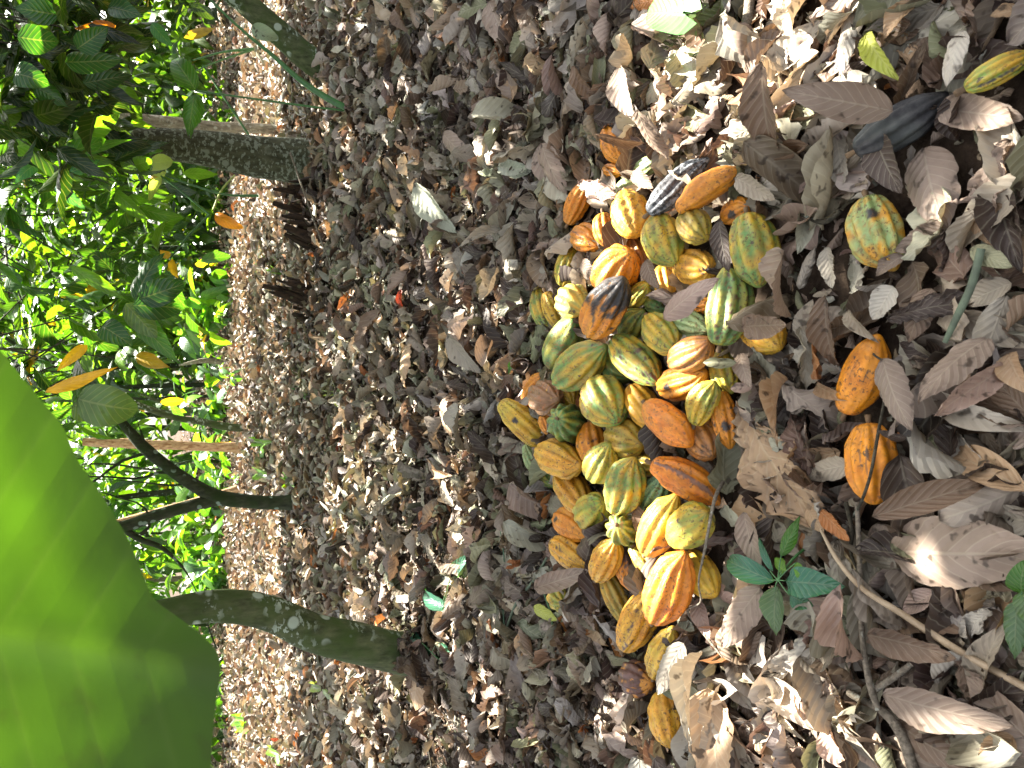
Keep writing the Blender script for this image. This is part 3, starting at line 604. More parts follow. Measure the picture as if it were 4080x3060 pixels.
tree('E', 'pale thin tree trunk close behind the thick spotted trunk', (1130, 500), [(1130,515,40),(900,508,40),(700,490,44),(560,476,44),(500,462,42),(470,420,28),(430,330,24),(300,250,22)], M_barkP, cE, H=4)
sunlit_foliage_holes(cA, .38, .18); sunlit_foliage_holes(cE, .35, .18); sunlit_foliage_holes(cC, .5); sunlit_foliage_holes(cB, .03)

# unseen leaf roof, shaped to shade the clearing; leaves go to the nearest tree
def canopy(n, y0, y1, h0, h1, L, margin, xr=None):
    x = rng.uniform(-1, 1, n)*(.55*y1+margin); y = rng.uniform(y0, y1, n); ok = np.abs(x) < .56*np.maximum(y, .5)+margin
    if xr: ok &= (x > xr[0]*y) & (x < xr[1]*y)
    x, y = x[ok], y[ok]
    h = rng.uniform(h0, h1, len(x)); g = np.stack([x, y, np.zeros(len(x))], -1); p = g+S*(h/S[2])[:, None]
    up = np.stack([rng.normal(0, .4, len(x)), rng.normal(0, .4, len(x)), np.ones(len(x))], -1)
    az = rng.uniform(0, 6.28, len(x)); ax = np.stack([np.cos(az), np.sin(az), rng.normal(-.3, .3, len(x))], -1)
    Ls = L*rng.uniform(.7, 1.2, len(x)); keep = np.ones(len(x), bool); cenl = p+ax*(Ls*.5)[:, None]
    for c_, r_ in HOLES:
        d = p-c_; t = d@S; d = d-t[:, None]*S; e = ax*Ls[:, None]; e = e-(e@S)[:, None]*S
        k_ = np.clip(-(d*e).sum(1)/((e*e).sum(1)+1e-9), 0, 1); q = np.linalg.norm(d+e*k_[:, None], axis=1); keep &= ~((q < r_+.035) & (t > 0))
    clr = p[:, 2] > 1.25+.18*p[:, 1]+.25; keep &= clr
    p, ax, up, Ls = p[keep], ax[keep], up[keep], Ls[keep]
    tint = GR[rng.integers(0, len(GR), len(p))]*rng.uniform(.8, 1.3, (len(p), 1))
    return p, frames(ax, up-(up*ax).sum(-1, keepdims=True)*ax/(ax*ax).sum(-1, keepdims=True)), np.stack([Ls, Ls*.40], -1), tint
can1 = canopy(16800, .2, 6.5, 3.3, 5.0, .30, .9)
can2 = canopy(1500, 6.5, 7.9, 3.8, 6.0, .36, .8); can3 = canopy(2300, 7.9, 11.5, 4.0, 6.2, .38, .8, (-.14, .20))
keys = list(TREES); roots = np.array([np.array(TREES[k_]['root'].location)+[0, 1.2, 0] for k_ in keys])
for can in (can1, can2, can3):
    own = np.argmin(np.linalg.norm(can[0][:, None, :2]-roots[None, :, :2], axis=-1), 1)
    for i, k_ in enumerate(keys): TREES[k_].setdefault('can', []).append(tuple(a_[own == i] for a_ in can))
for k_, t in TREES.items():
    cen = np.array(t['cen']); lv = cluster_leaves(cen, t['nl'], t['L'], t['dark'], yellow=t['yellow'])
    A1 = batch(T_gr, *lv); A2 = [batch(T_gf, *c_) for c_ in t['can'] if len(c_[0])]
    vs, qs, us, ts, o = [], [], [], [], 0
    for b_ in [A1]+A2: vs.append(b_[0]); qs.append(b_[1]+o); us.append(b_[2]); ts.append(b_[3]); o += len(b_[0])
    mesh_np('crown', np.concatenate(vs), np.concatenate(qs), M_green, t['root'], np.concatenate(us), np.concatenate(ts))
    # twigs: each cluster hangs from a limb
    tw = []; nodes = t['nodes']; hubs = [c_+np.array([rng.normal(0, .15), rng.normal(0, .2), rng.uniform(.4, .8)]) for c_ in cen[::6]]
    topn = nodes[np.argmax(nodes[:, 2])]
    for hb in hubs:
        n0 = nodes[np.argmin(np.linalg.norm(nodes-hb, axis=1))]; mid = (n0+hb)/2+np.array([0, 0, .35])
        tw.append(tube(None, [n0, mid, hb], [.020, .014, .008], None, n=6, sub=4))
    hubs = np.array(hubs)
    for c_ in cen:
        hb = hubs[np.argmin(np.linalg.norm(hubs-c_, axis=1))]; tw.append(tube(None, [hb, (hb+c_)/2+rng.normal(0, .05, 3)+[0, 0, .06], c_], [.007, .005, .0025], None, n=5, sub=3))
    v_, q_ = join(tw); mesh_np('limbs', v_, q_, M_twigD, t['root'])

# ---- named leaves on those trees: base px, tip px, width px, distance
def leaf_frame(P0, P1, face=.75, roll=0.):
    ax = P1-P0; L = np.linalg.norm(ax); ax = ax/L; tc = CAM-(P0+P1)/2; tc /= np.linalg.norm(tc)
    up = np.array([0, 0, 1.]); n_ = face*tc+(1-face)*up; n_ = n_-(n_@ax)*ax; n_ /= np.linalg.norm(n_)
    x = np.cross(ax, n_); n_ = n_*math.cos(roll)+x*math.sin(roll)
    return L, frames(ax[None], n_[None])
def one_leaf(name, P0, P1, W, tint, mat, parent=None, T=None, pick=0, face=.75, roll=0.):
    T = T or T_gr; L, Rm = leaf_frame(P0, P1, face, roll); ext = 1/.93
    return batch_obj(name, [T[pick % len(T)]], P0[None], Rm, np.array([[L*ext, W]]), np.array([tint]), mat, parent, np.array([0]), P0 if parent is None else None)
g_ = lambda k_: {'dk': (.020, .075, .018), 'md': (.05, .15, .02), 'br': (.12, .27, .03), 'yl': (.62, .36, .03), 'gg': (.09, .16, .07), 'or': (.60, .22, .03), 'pl': (.30, .38, .22), 'bl': (.05, .17, .11)}[k_]
HL = [('C',(280,1590),(560,1640),165,2.9,'gg',None),('C',(175,1560),(450,1465),55,3.3,'yl','yellow leaf hanging above the broad grey-green one'),('A',(350,1370),(235,1470),42,3.6,'yl','small yellow leaf hanging alone'),
      ('C',(290,1610),(390,1670),90,3.1,'gg',None),('C',(640,1603),(735,1596),34,4.0,'yl','yellowing leaf on the fork'),
      ('E',(520,1200),(640,1000),110,3.4,'dk',None),('E',(530,1200),(740,1130),105,3.3,'dk',None),('E',(520,1210),(750,1230),110,3.3,'dk',None),('E',(500,1210),(620,1340),100,3.4,'gg',None),('E',(510,1230),(700,1440),95,3.5,'md',None),
      ('E',(380,1280),(520,1370),90,3.4,'dk',None),('E',(270,1060),(490,1190),60,4.2,'br',None),('A',(450,760),(580,870),60,4.5,'br',None),('A',(20,590),(195,560),95,3.6,'br',None),('A',(290,560),(470,460),80,3.9,'br',None),
      ('A',(0,480),(90,430),90,3.3,'br',None),('A',(235,620),(420,560),70,3.8,'md',None),('A',(215,630),(520,550),45,4.0,'md',None),('A',(530,660),(600,640),70,4.5,'br',None),('A',(730,690),(865,695),45,5.5,'br',None),
      ('E',(780,355),(680,215),85,4.2,'md',None),('E',(775,370),(750,530),75,4.2,'md',None),('E',(470,330),(560,470),70,4.6,'br',None),('B',(240,60),(60,30),95,3.0,'dk',None),('B',(300,200),(420,115),90,3.0,'dk',None),
      ('B',(470,110),(300,120),55,3.4,'or','rust-brown leaf in the dark foliage'),('B',(260,210),(350,290),40,3.4,'or','orange leaf hanging in the dark foliage'),('B',(60,150),(250,170),110,2.8,'dk',None),('B',(250,250),(470,240),95,3.0,'dk',None),
      ('B',(330,330),(520,300),80,3.2,'dk',None),('B',(30,280),(190,330),100,3.0,'dk',None),('B',(120,330),(260,420),85,3.3,'md',None),('B',(600,90),(680,180),50,5,'bl',None),('B',(420,20),(560,60),80,3.2,'dk',None),
      ('A',(600,650),(690,640),60,5,'pl',None),('A',(250,700),(400,640),60,3.8,'bl',None),('A',(200,720),(330,830),50,3.8,'bl',None),('A',(150,640),(60,720),55,4,'bl',None)]
for i, (k_, a_, b_, w_, Yd, tc_, lb) in enumerate(HL):
    P0, P1 = V(*a_, Yd), V(*b_, Yd+rng.uniform(-.08, .08)); m = ((P0-CAM)@FWD)/F
    o = one_leaf('leaf', P0, P1, w_*m*1.08, g_(tc_), M_green, TREES[k_]['root'], T_gr, i, .8, rng.uniform(-.4, .4))
    if lb: o['label'] = lb

# ------------------------------------------------------------------ background trees and posts
def simple_tree(name, label, pts, mat, basepx, n_cl, rx, z0, z1, L=.34, nl=9, group=None, dark=1., dens=T_gf, forks=(), cat='tree', H=None):
    g = G(*basepx); Yb = g[1]; root = empty(name, (g[0], Yb, 0), label, cat, group)
    P_, Rd = trunk_px(pts, Yb); P_[0] = P_[0]-np.array([0, 0, .2])
    top = np.array([P_[-1][0], P_[-1][1], max(z1-.5, P_[-1][2]+.4)]); P_.append(top); Rd.append(Rd[-1]*.4)
    tube('trunk', P_, Rd, mat, root, 10, .05, len(label), sub=6)
    for fk in forks:
        fp, fr = trunk_px(fk, Yb); tube('branch', fp, fr, mat, root, 8, .05, 2, sub=5)
    if n_cl:
        c_ = np.stack([P_[-1][0]+rng.uniform(-rx, rx, n_cl), Yb+rng.uniform(-rx, rx, n_cl), rng.uniform(z0, z1, n_cl)], -1)
        batch_obj('crown', dens, *cluster_leaves(c_, nl, L, dark, .28), M_green, root)
    return root
simple_tree('cacao_tree', 'thin dark straight tree standing farthest left of the forked pair', [(850,1532,22),(700,1535,21),(560,1540,20),(420,1545,18),(250,1540,16)], M_barkD, (852,1532), 26, 1.6, 2.6, 5, forks=[[(700,1535,14),(740,1565,12),(790,1590,6)]], group='thin trees at the back')
simple_tree('cacao_tree', 'mossy stem with a side fork beside the hanging broad leaf', [(905,1632,42),(850,1640,40),(760,1640,36),(680,1648,28),(560,1620,24),(400,1600,20)], M_barkG, (908,1632), 20, 1.4, 2.4, 4.6, forks=[[(760,1636,20),(700,1612,17),(640,1600,14),(560,1570,10)]])
simple_tree('cacao_tree', 'slanting mossy stem next to the reddish post', [(998,1712,30),(900,1700,30),(800,1680,28),(700,1665,26),(620,1640,24),(560,1615,22),(400,1560,18)], M_barkG, (1000,1712), 16, 1.2, 2.5, 4.5)
simple_tree('cacao_tree', 'thin forked dark stem right below the slender forked tree', [(810,2190,26),(740,2182,22),(650,2178,20),(580,2130,18),(500,2080,15)], M_barkD, (812,2190), 18, 1.6, 2.2, 5, forks=[[(640,2178,14),(590,2215,12),(540,2240,9)]])
simple_tree('cacao_tree', 'thin dark straight stem against bright leaves under the big leaf', [(790,2253,26),(700,2256,25),(600,2252,24),(450,2240,20)], M_barkD, (792,2253), 18, 1.6, 2.2, 5, group='thin trees at the back')
simple_tree('sapling', 'thin bent sapling behind the thick spotted trunk', [(860,370,12),(700,340,14),(560,300,14)], M_barkP, (870,380), 10, 1, 1.0, 3, L=.25)
simple_tree('sapling', 'slim dark stem leaning between the reddish post and the slender forked tree', [(900,1850,13),(780,1835,12),(620,1870,10),(450,1850,9)], M_barkD, (900,1850), 8, 1, 2.4, 4.2, L=.28)
simple_tree('sapling', 'slim dark stem between the straight dark tree and the mossy stem', [(860,1590,14),(760,1575,13),(600,1590,11),(400,1575,9)], M_barkD, (860,1590), 8, 1, 2.4, 4.2, L=.28)
simple_tree('sapling', 'slim dark twisted stem just under the forked tree near the big leaf', [(830,2120,13),(740,2110,12),(640,2125,11),(500,2110,9)], M_barkD, (830,2120), 8, 1, 2.4, 4.2, L=.28)
# reddish posts
g = G(975, 1782); r_ = empty('wooden_post', (g[0], g[1], 0), 'upright split reddish brown post in the clearing', 'post')
P_, Rd = trunk_px([(985,1785,40),(900,1782,40),(700,1775,38),(520,1768,36),(330,1760,34)], g[1]); tube('stem', P_, Rd, M_barkR, r_, 9, .10, 2, sub=8)
g = G(1010, 1960); r_ = empty('wooden_post', (g[0], g[1]+.6, 0), 'leaning orange-brown peeling pole behind the slender forked tree', 'post')
P_, Rd = trunk_px([(1000,1925,30),(900,1962,32),(750,2010,36),(620,2045,34),(440,2090,32)], g[1]+.6); tube('stem', P_, Rd, M_barkR, r_, 9, .10, 4, sub=8)

# far belt of trees
GB = [('pale loose leafy tree in the far background', (.9)), ('bushy bright tree in the far background', 1.15), ('dark dense tree in the far background', .6)]
bi = 0
for row, (Yr, nrow, hh) in enumerate([(13.2, 9, .55), (17, 7, 3.6), (22, 11, 5.5), (29, 12, 7.5), (38, 12, 10)]):
    for j in range(nrow):
        half = Yr*.56; x = -half+(j+.5)*2*half/nrow+rng.uniform(-.6, .6); y = Yr+rng.uniform(-1.2, 1.2)
        if row == 1 and 2.5 > x > -6 and j not in (): 
            hh_ = 1.1
        else: hh_ = hh
        k3 = rng.integers(0, 3); n_cl = int((60 if x > .5 else 34) if hh_ > 2 else 14 if row else 2); rx = Yr*.075+.2 if row else .12; y += 0 if row else rng.uniform(-1.5, 2)
        root = empty('background_tree' if hh_ > 2 else 'bush' if row else 'weed', (x, y, 0), ['bushy bright green tree', 'loose pale green tree', 'dense darker green tree'][k3]+['', ' at the near edge of the clearing', ' behind the clearing', ' deep in the background', ' farthest back'][row] if hh_ > 2 else 'low leafy green bush at the far side of the clearing' if row else 'small leafy weed growing in the far sunny strip', 'tree' if hh_ > 2 else 'bush' if row else 'weed', 'trees closing the clearing' if hh_ > 2 else 'low bushes at the far side' if row else 'small weeds in the far strip')
        pt = [np.array([x, y, -.1]), np.array([x+rng.uniform(-.2, .2), y, hh_*.35]), np.array([x+rng.uniform(-.5, .5), y, hh_*.85])]
        tube('trunk', pt, [.05+.02*row, .045+.015*row, .02] if row else [.008, .006, .003], M_barkP if j % 3 == 0 else M_barkD, root, 7, .06, j, sub=4)
        zz = rng.uniform(0, 1, n_cl)**.9*(hh_-.2)+.15; rad = rx*(.75+.5*np.sin(np.pi*np.clip(zz/hh_, 0, 1)))
        c_ = np.stack([x+rng.uniform(-1, 1, n_cl)*rad, y+rng.uniform(-1, 1, n_cl)*rad*.6, zz], -1)
        batch_obj('crown', T_gf, *cluster_leaves(c_, 9, (.34+.017*Yr) if row else .20, [.85, 1.15, .5][k3]*(1.6 if x < .5 else 1), .06*rx+(.16 if row else .04), .012), M_green, root); bi += 1  # lighter leaf tint on one side paints in bright, hazy light

# ------------------------------------------------------------------ leaf litter (uncountable)
def litter(name, T, n, y0, y1, L, lift, sd, steep, w_=dw, bias=False, margin=.4):
    x, y = scatter(n, y0, y1, margin, bias)
    if y0 < 3:
        ok = np.ones(n, bool)
        for bi_, (bc, br_) in enumerate(BALLS+(BALLS2 if L[1] > .1 else [])):
            ok &= ((x[:, None]-bc[None, :, 0])**2+(y[:, None]-bc[None, :, 1])**2 > (br_[None]+(.045 if bi_ >= len(BALLS) else .030 if L[1] > .1 and lift > .03 else -.012))**2).all(1)
        x, y = x[ok], y[ok]; n = len(x)
    z = zg(x, y)+rng.uniform(.0, lift, n)
    Rm, nr = flat_frames(n, sd, steep); Ls = L[0]*(L[1]/L[0])**rng.random(n); size = np.stack([Ls, Ls*rng.uniform(.32, .6, n)], -1)
    pos = np.stack([x, y, z], -1)-Rm[:, :, 1]*(Ls*.5)[:, None]
    pos[:, 2] += np.abs(Rm[:, 2, 1])*Ls*.35+np.abs(Rm[:, 2, 0])*size[:, 1]*.35
    return batch(T, pos, Rm, size, dry_tints(n, w_))
def lit_obj(name, bs, label):
    vs, qs, us, ts, o = [], [], [], [], 0
    for b_ in bs: vs.append(b_[0]); qs.append(b_[1]+o); us.append(b_[2]); ts.append(b_[3]); o += len(b_[0])
    tag(mesh_np(name, np.concatenate(vs), np.concatenate(qs), M_dry, None, np.concatenate(us), np.concatenate(ts)), label, 'leaf litter', kind='stuff')
BALLS = [balls(p) for p in pods if p['heap']]; BALLS2 = [balls(p) for p in pods if not p['heap']]
dw[-1] = 0; dw /= dw.sum(); dwm = np.array([.25, .14, .09, .03, .17, .10, .008, .13, .08, .0006]); dwm /= dwm.sum(); dwf = np.array([.24, .20, .12, .04, .07, .08, .014, .08, .15, .0008]); dwf /= dwf.sum()  # dwf: paler mix, painting sunlight into the far strip's leaves
dwd = dw.copy(); dwd[[4, 5]] *= 3; dwd /= dwd.sum(); dwt = dw.copy(); dwt[[2, 5]] *= 1.7; dwt[[0, 8]] *= .8; dwt /= dwt.sum()
def mound(c, n, rad):
    p = np.stack([c[0]+rng.normal(0, rad, n), c[1]+rng.normal(0, rad*.8, n)], -1); h = .16*np.exp(-((p-c[:2])**2).sum(-1)/(2*rad*rad))
    Rm, nr = flat_frames(n, .6, .4); Ls = rng.uniform(.10, .24, n); pos = np.concatenate([p, (h*rng.random(n)+.02)[:, None]], 1)-Rm[:, :, 1]*(Ls*.5)[:, None]
    pos[:, 2] = np.maximum(pos[:, 2], .0)
    return batch(T_near, pos, Rm, np.stack([Ls, Ls*rng.uniform(.3, .5, n)], -1), dry_tints(n, np.array([.04, .04, .08, .03, .40, .32, .03, .06, .0, .0]))*.9)
lit_obj('leaf_litter', [
    litter('a', T_near, 2600, .55, 3.2, (.07, .22), .022, .34, .16, dwd),
    litter('b', T_near, 1600, .55, 2.4, (.08, .22), .035, .36, .20, dwt),
    litter('c', T_mid, 9000, .5, 3.6, (.018, .06), .028, .5, .3),
    litter('d', T_near, 5200, 2.2, 6.0, (.07, .23), .040, .42, .2, dwm),
    litter('e', T_mid, 10000, 2.2, 6.0, (.025, .075), .035, .5, .25, dwm),
    litter('f', T_far, 25000, 5.0, 11, (.06, .19), .06, .42, .22, dwf, margin=.8),
    mound(G(1300, 830), 260, .35), mound(G(1290, 1180), 240, .30), mound(G(1180, 700), 90, .2), mound(G(1730, 2600), 60, .12),
    litter('g', T_far, 40000, 10, 46, (.09, .23), .08, .6, .3, bias=True, margin=1.5)],
    'carpet of dry brown and grey fallen leaves covering the ground')

# ------------------------------------------------------------------ single fallen leaves
Z.update({6: (1.565, 2700, 2000), 7: (1.229, 1200, 0), 8: (1.659, 1000, 1000), 9: (1.164, 0, 2000)})
FL = [ # zoom, base, tip, width, colour, template, lift, label
 (4,(940,735),(220,600),265,'mauve',0,.10,'broad grey-brown leaf with a folded midrib above the black dried pod'),
 (4,(715,205),(950,530),175,'lime',4,.05,'yellow-green torn leaf near the top right'),
 (4,(1375,185),(1270,560),135,'pale',1,.06,'upright cream leaf beside the small yellow-green pod'),
 (4,(430,765),(150,850),200,'olive',5,.05,'oval dull olive leaf left of the black dried pod'),
 (4,(790,890),(960,1260),215,'dark',0,.09,'very dark brown leaf over the end of the black dried pod'),
 (4,(1100,960),(1260,1510),340,'mauve',1,.05,'wide flat mauve-brown leaf under the dark brown one'),
 (4,(1060,-10),(850,255),160,'tan',4,.07,'light tan leaf cut by the top edge of the photo'),
 (4,(1250,720),(1800,790),270,'mauve',5,.04,'large stained mauve leaf at the right edge of the photo'),
 (4,(1440,1340),(1580,1610),170,'tan',1,.05,'orange-tan leaf right of the pale green and orange pod'),
 (4,(30,430),(140,1090),210,'brown',0,.07,'long brown leaf with orange stains right of the sunlit ground'),
 (4,(1780,60),(1560,100),120,'tan',4,.05,'curled tan leaf in the top right corner'),
 (4,(560,900),(600,1230),190,'grey',5,.04,'grey leaf with a dark stain in the shade'),
 (4,(1180,180),(1010,380),200,'brown',1,.03,'dull brown leaf under the tan one near the top edge'),
 (4,(380,1150),(190,1310),130,'pink',0,.05,'small rosy brown pointed leaf left of the wide mauve one'),
 (4,(20,1190),(160,1340),150,'pale',1,.06,'cream broken leaf beside the green pod with yellow ribs'),
 (4,(1300,1500),(960,1660),180,'mauve',5,.05,'mauve leaf tucked against the pale green and orange pod'),
 (5,(905,640),(1085,1070),190,'mauve',1,.16,'brown leaf leaning over the smooth orange pod'),
 (5,(290,0),(345,395),145,'mauve',0,.17,'grey-mauve curved leaf lying against the right side of the heap'),
 (5,(110,450),(370,440),190,'brown',5,.16,'brown crumpled leaf lying on the yellow-orange pod at the right rim'),
 (5,(70,930),(500,1640),370,'tan',3,.06,'large crumpled pale tan leaf at the right foot of the heap'),
 (5,(870,1590),(1560,1385),190,'brown',0,.06,'long curled brown leaf with a hole right of the ribbed orange pod'),
 (5,(1000,210),(880,410),175,'pale',5,.06,'pale shiny leaf between the heap and the right edge'),
 (5,(690,350),(885,545),100,'beige',4,.07,'narrow beige curled leaf above the smooth orange pod'),
 (5,(1440,-20),(1690,90),130,'olive',1,.08,'olive leaf on the green stick at the right'),
 (5,(1700,190),(1420,320),160,'beige',0,.05,'beige leaf under the green stick'),
 (5,(1560,480),(1150,870),200,'mauve',1,.06,'broad mauve leaf right of the smooth orange pod'),
 (5,(1650,700),(1230,990),180,'pink',5,.05,'rosy brown leaf below the broad mauve leaf at the right'),
 (5,(1660,600),(1800,860),200,'tan',4,.07,'tan leaf curling up at the right edge of the photo'),
 (5,(1215,215),(1080,540),175,'brown',1,.07,'greyish brown cupped leaf left of the green stick'),
 (5,(560,290),(640,710),135,'brown',0,.05,'dark brown long leaf at the right foot of the heap'),
 (5,(1050,20),(880,150),120,'mauve',4,.06,'brown ribbed leaf under the pale green and orange pod'),
 (5,(440,540),(500,300),120,'beige',0,.05,'beige broken leaf right of the heap'),
 (5,(1200,1000),(1290,1300),200,'olive',5,.04,'olive-brown cupped leaf right of the two orange pods'),
 (5,(1080,1130),(890,1080),70,'dark',4,.13,'small dark red-brown leaf touching the ribbed orange pod'),
 (5,(500,800),(740,900),110,'tan',4,.08,'twisted orange-tan leaf left of the smooth orange pod'),
 (5,(330,720),(260,1120),90,'tan',4,.07,'thin twisted tan leaf beside the crumpled one'),
 (5,(730,1280),(440,1350),150,'beige',1,.05,'beige flat leaf left of the ribbed orange pod'),
 (5,(600,-20),(640,220),110,'grey',5,.05,'grey broken leaf under the green pod with yellow ribs'),
 (6,(1270,315),(2260,330),480,'mauve',1,.08,'very large ribbed mauve-brown leaf at the right edge of the photo'),
 (6,(1195,820),(1740,965),200,'brown',5,.07,'ribbed brown leaf below the very large one'),
 (6,(1260,1205),(2060,1400),250,'mauve',0,.08,'long grey-brown leaf with dark spots near the bottom right'),
 (6,(1330,1370),(1780,1640),250,'brown',1,.04,'dark brown leaf under the spotted grey one'),
 (6,(205,1150),(260,1800),350,'tan',5,.08,'large orange-brown leaf with dark ribs at the bottom edge'),
 (6,(500,530),(265,905),210,'mauve',1,.08,'ribbed mauve leaf below the green seedling'),
 (6,(950,560),(1130,1030),130,'pink',4,.06,'narrow rosy brown leaf right of the green seedling'),
 (6,(870,870),(620,1260),300,'pale',3,.05,'shredded pale leaf in the lower middle'),
 (6,(115,880),(40,1510),110,'grey',4,.11,'long narrow grey leaf propped on a twig'),
 (6,(2100,1450),(1900,1640),200,'tan',5,.06,'tan leaf with a sunlit patch in the bottom right corner'),
 (6,(1600,560),(1400,690),130,'pink',0,.05,'small pinkish broken leaf below the very large one'),
 (6,(1950,680),(1760,830),130,'pale',3,.05,'small speckled cream leaf at the lower right'),
 (6,(1100,1390),(1310,1680),210,'mauve',0,.05,'mauve leaf with a dark stain at the bottom edge'),
 (6,(900,1390),(1060,1690),170,'pink',4,.06,'rosy sunlit leaf at the bottom edge'),
 (6,(960,860),(850,640),140,'beige',1,.04,'beige oval leaf right under the seedling'),
 (6,(620,1290),(780,1490),60,'grey',4,.06,'thin grey leaf strip near the bottom edge'),
 (6,(1080,1450),(900,1540),120,'brown',3,.04,'brown scrap of leaf near the bottom edge'),
 (6,(400,60),(510,420),140,'mauve',0,.07,'mauve leaf at the lower right foot of the heap'),
 (6,(800,30),(900,180),120,'tan',1,.06,'tan leaf above the green seedling'),
 (6,(900,60),(1080,240),110,'orange',5,.06,'rust-coloured leaf above the green seedling'),
 (6,(340,990),(500,820),150,'brown',1,.06,'brown leaf below the ribbed mauve one'),
 (1,(1025,1232),(1352,995),155,'pink',1,.26,'pinkish sunlit leaf lying on top of the heap'),
 (1,(1370,640),(1432,945),115,'dark',0,.20,'dark brown leaf resting between pods on the right of the heap'),
 (1,(530,405),(745,510),125,'pink',3,.10,'sunlit pink shredded leaf at the top left of the heap'),
 (1,(1490,390),(1725,520),140,'beige',5,.12,'beige holed leaf by the end of the long orange pod'),
 (1,(840,355),(970,445),95,'brown',1,.13,'small brown leaf lying on the small pale green pod'),
 (1,(290,185),(405,490),130,'mauve',0,.05,'mauve pointed leaf left of the narrow orange pod'),
 (1,(375,60),(450,240),125,'beige',5,.05,'beige ribbed leaf above the mauve pointed one'),
 (1,(80,335),(235,350),110,'greygreen',1,.05,'round grey-green leaf lying flat left of the heap'),
 (1,(645,140),(945,190),75,'brown',4,.12,'narrow brown leaf lying across the plain orange pod'),
 (1,(865,5),(1060,300),110,'mauve',1,.13,'long mauve-brown leaf pointing to the grey mouldy pod'),
 (1,(930,880),(1010,1050),95,'brown',0,.16,'rust-brown curled leaf in a gap of the heap'),
 (1,(1580,1640),(1440,1660),90,'pink',4,.10,'reddish leaf at the right rim in the sun'),
 (1,(1480,1500),(1270,1500),90,'olive',4,.14,'olive leaf sticking out between pods at the right rim'),
 (1,(540,890),(620,1000),90,'brown',1,.09,'brown leaf behind the big ribbed orange pod'),
 (1,(1500,1440),(1560,1640),110,'mauve',0,.10,'mauve leaf under the yellow-green pod at the right rim'),
 (2,(280,1345),(600,1240),150,'mauve',5,.07,'ribbed mauve leaf at the lower left rim of the heap'),
 (2,(255,1460),(400,1540),75,'lime',1,.04,'small yellow leaf beside the lone green and yellow pod'),
 (3,(650,880),(490,1200),160,'grey',1,.14,'grey ribbed leaf covering half of a yellow-orange pod'),
 (3,(640,700),(740,800),90,'greygreen',5,.06,'grey-green leaf below the deep orange pod'),
 (3,(740,600),(820,850),110,'pink',0,.06,'rosy brown leaf below the pale yellow pod'),
 (7,(540,900),(745,1135),115,'greygreen',0,.08,'pale grey-green lance leaf in the middle of the litter'),
 (7,(680,650),(815,775),90,'mauve',1,.06,'mauve leaf near the sunlit strip'),
 (7,(990,1110),(770,1200),65,'grey',4,.06,'grey narrow leaf left of the heap'),
 (7,(975,820),(1115,830),95,'greygreen',5,.05,'flat round grey leaf by itself'),
 (7,(900,15),(760,70),95,'olive',1,.05,'olive leaf at the top edge of the photo'),
 (7,(930,15),(1005,225),115,'mauve',5,.05,'mauve leaf crossed by a dark twig'),
 (7,(1375,-10),(1240,170),135,'mauve',0,.06,'brown pointed leaf at the top edge of the photo'),
 (7,(1430,40),(1400,190),120,'grey',1,.05,'pale grey leaf left of the heart-shaped one'),
 (7,(1110,165),(1030,250),85,'olive',5,.06,'pale olive oval leaf beside the dark twig'),
 (7,(1480,225),(1370,400),90,'beige',1,.06,'beige veined leaf above the heap'),
 (7,(1540,320),(1610,570),115,'mauve',0,.07,'mauve leaf with a sunlit end above the heap'),
 (7,(1810,280),(2010,345),125,'pale',5,.05,'white veined leaf in the bright patch of sun'),
 (7,(465,5),(515,165),65,'brown',4,.05,'brown ribbed leaf at the upper left of the litter'),
 (7,(1130,470),(1190,600),70,'tan',4,.05,'tan serrated leaf in the upper litter'),
 (7,(1160,700),(1290,960),110,'mauve',1,.05,'mauve leaf left of the narrow orange pod'),
 (7,(2010,60),(1880,130),110,'pale',0,.05,'cream leaf right of the heart-shaped one'),
 (7,(1050,370),(1000,520),90,'tan',0,.05,'orange-tan folded leaf below the dark twig'),
 (8,(985,250),(1002,395),40,'red',4,.06,'bright red-orange leaf in the left part of the litter'),
 (8,(1012,575),(988,880),66,'tan',1,.06,'tan serrated leaf standing out in the middle distance'),
 (8,(1252,485),(1240,765),75,'dark',5,.06,'dark brown ribbed leaf in the middle distance'),
 (8,(1285,555),(1505,805),120,'grey',0,.06,'grey torn leaf with holes left of the heap'),
 (8,(1268,965),(1312,1225),100,'tan',1,.07,'orange-tan folded leaf left of the heap'),
 (8,(1345,1020),(1400,1320),95,'grey',0,.05,'dark grey ribbed leaf beside the orange-tan one'),
 (8,(860,395),(705,615),100,'brown',5,.06,'brown ribbed leaf in the middle distance'),
 (8,(1190,1490),(1310,1480),90,'tan',4,.06,'cup-shaped tan leaf left of the lower heap'),
 (8,(1765,700),(1690,825),40,'green',2,.05,'slim green leaf lying left of the heap'),
 (9,(1945,760),(1915,965),105,'tan',1,.10,'golden tan leaf propped at the foot of the thick mossy trunk'),
 (9,(2180,660),(2140,850),90,'grey',5,.05,'grey ribbed leaf below the thick mossy trunk'),
 (9,(1240,150),(1290,180),60,'grey',1,.05,'grey ribbed leaf in the far sunny strip'),
]
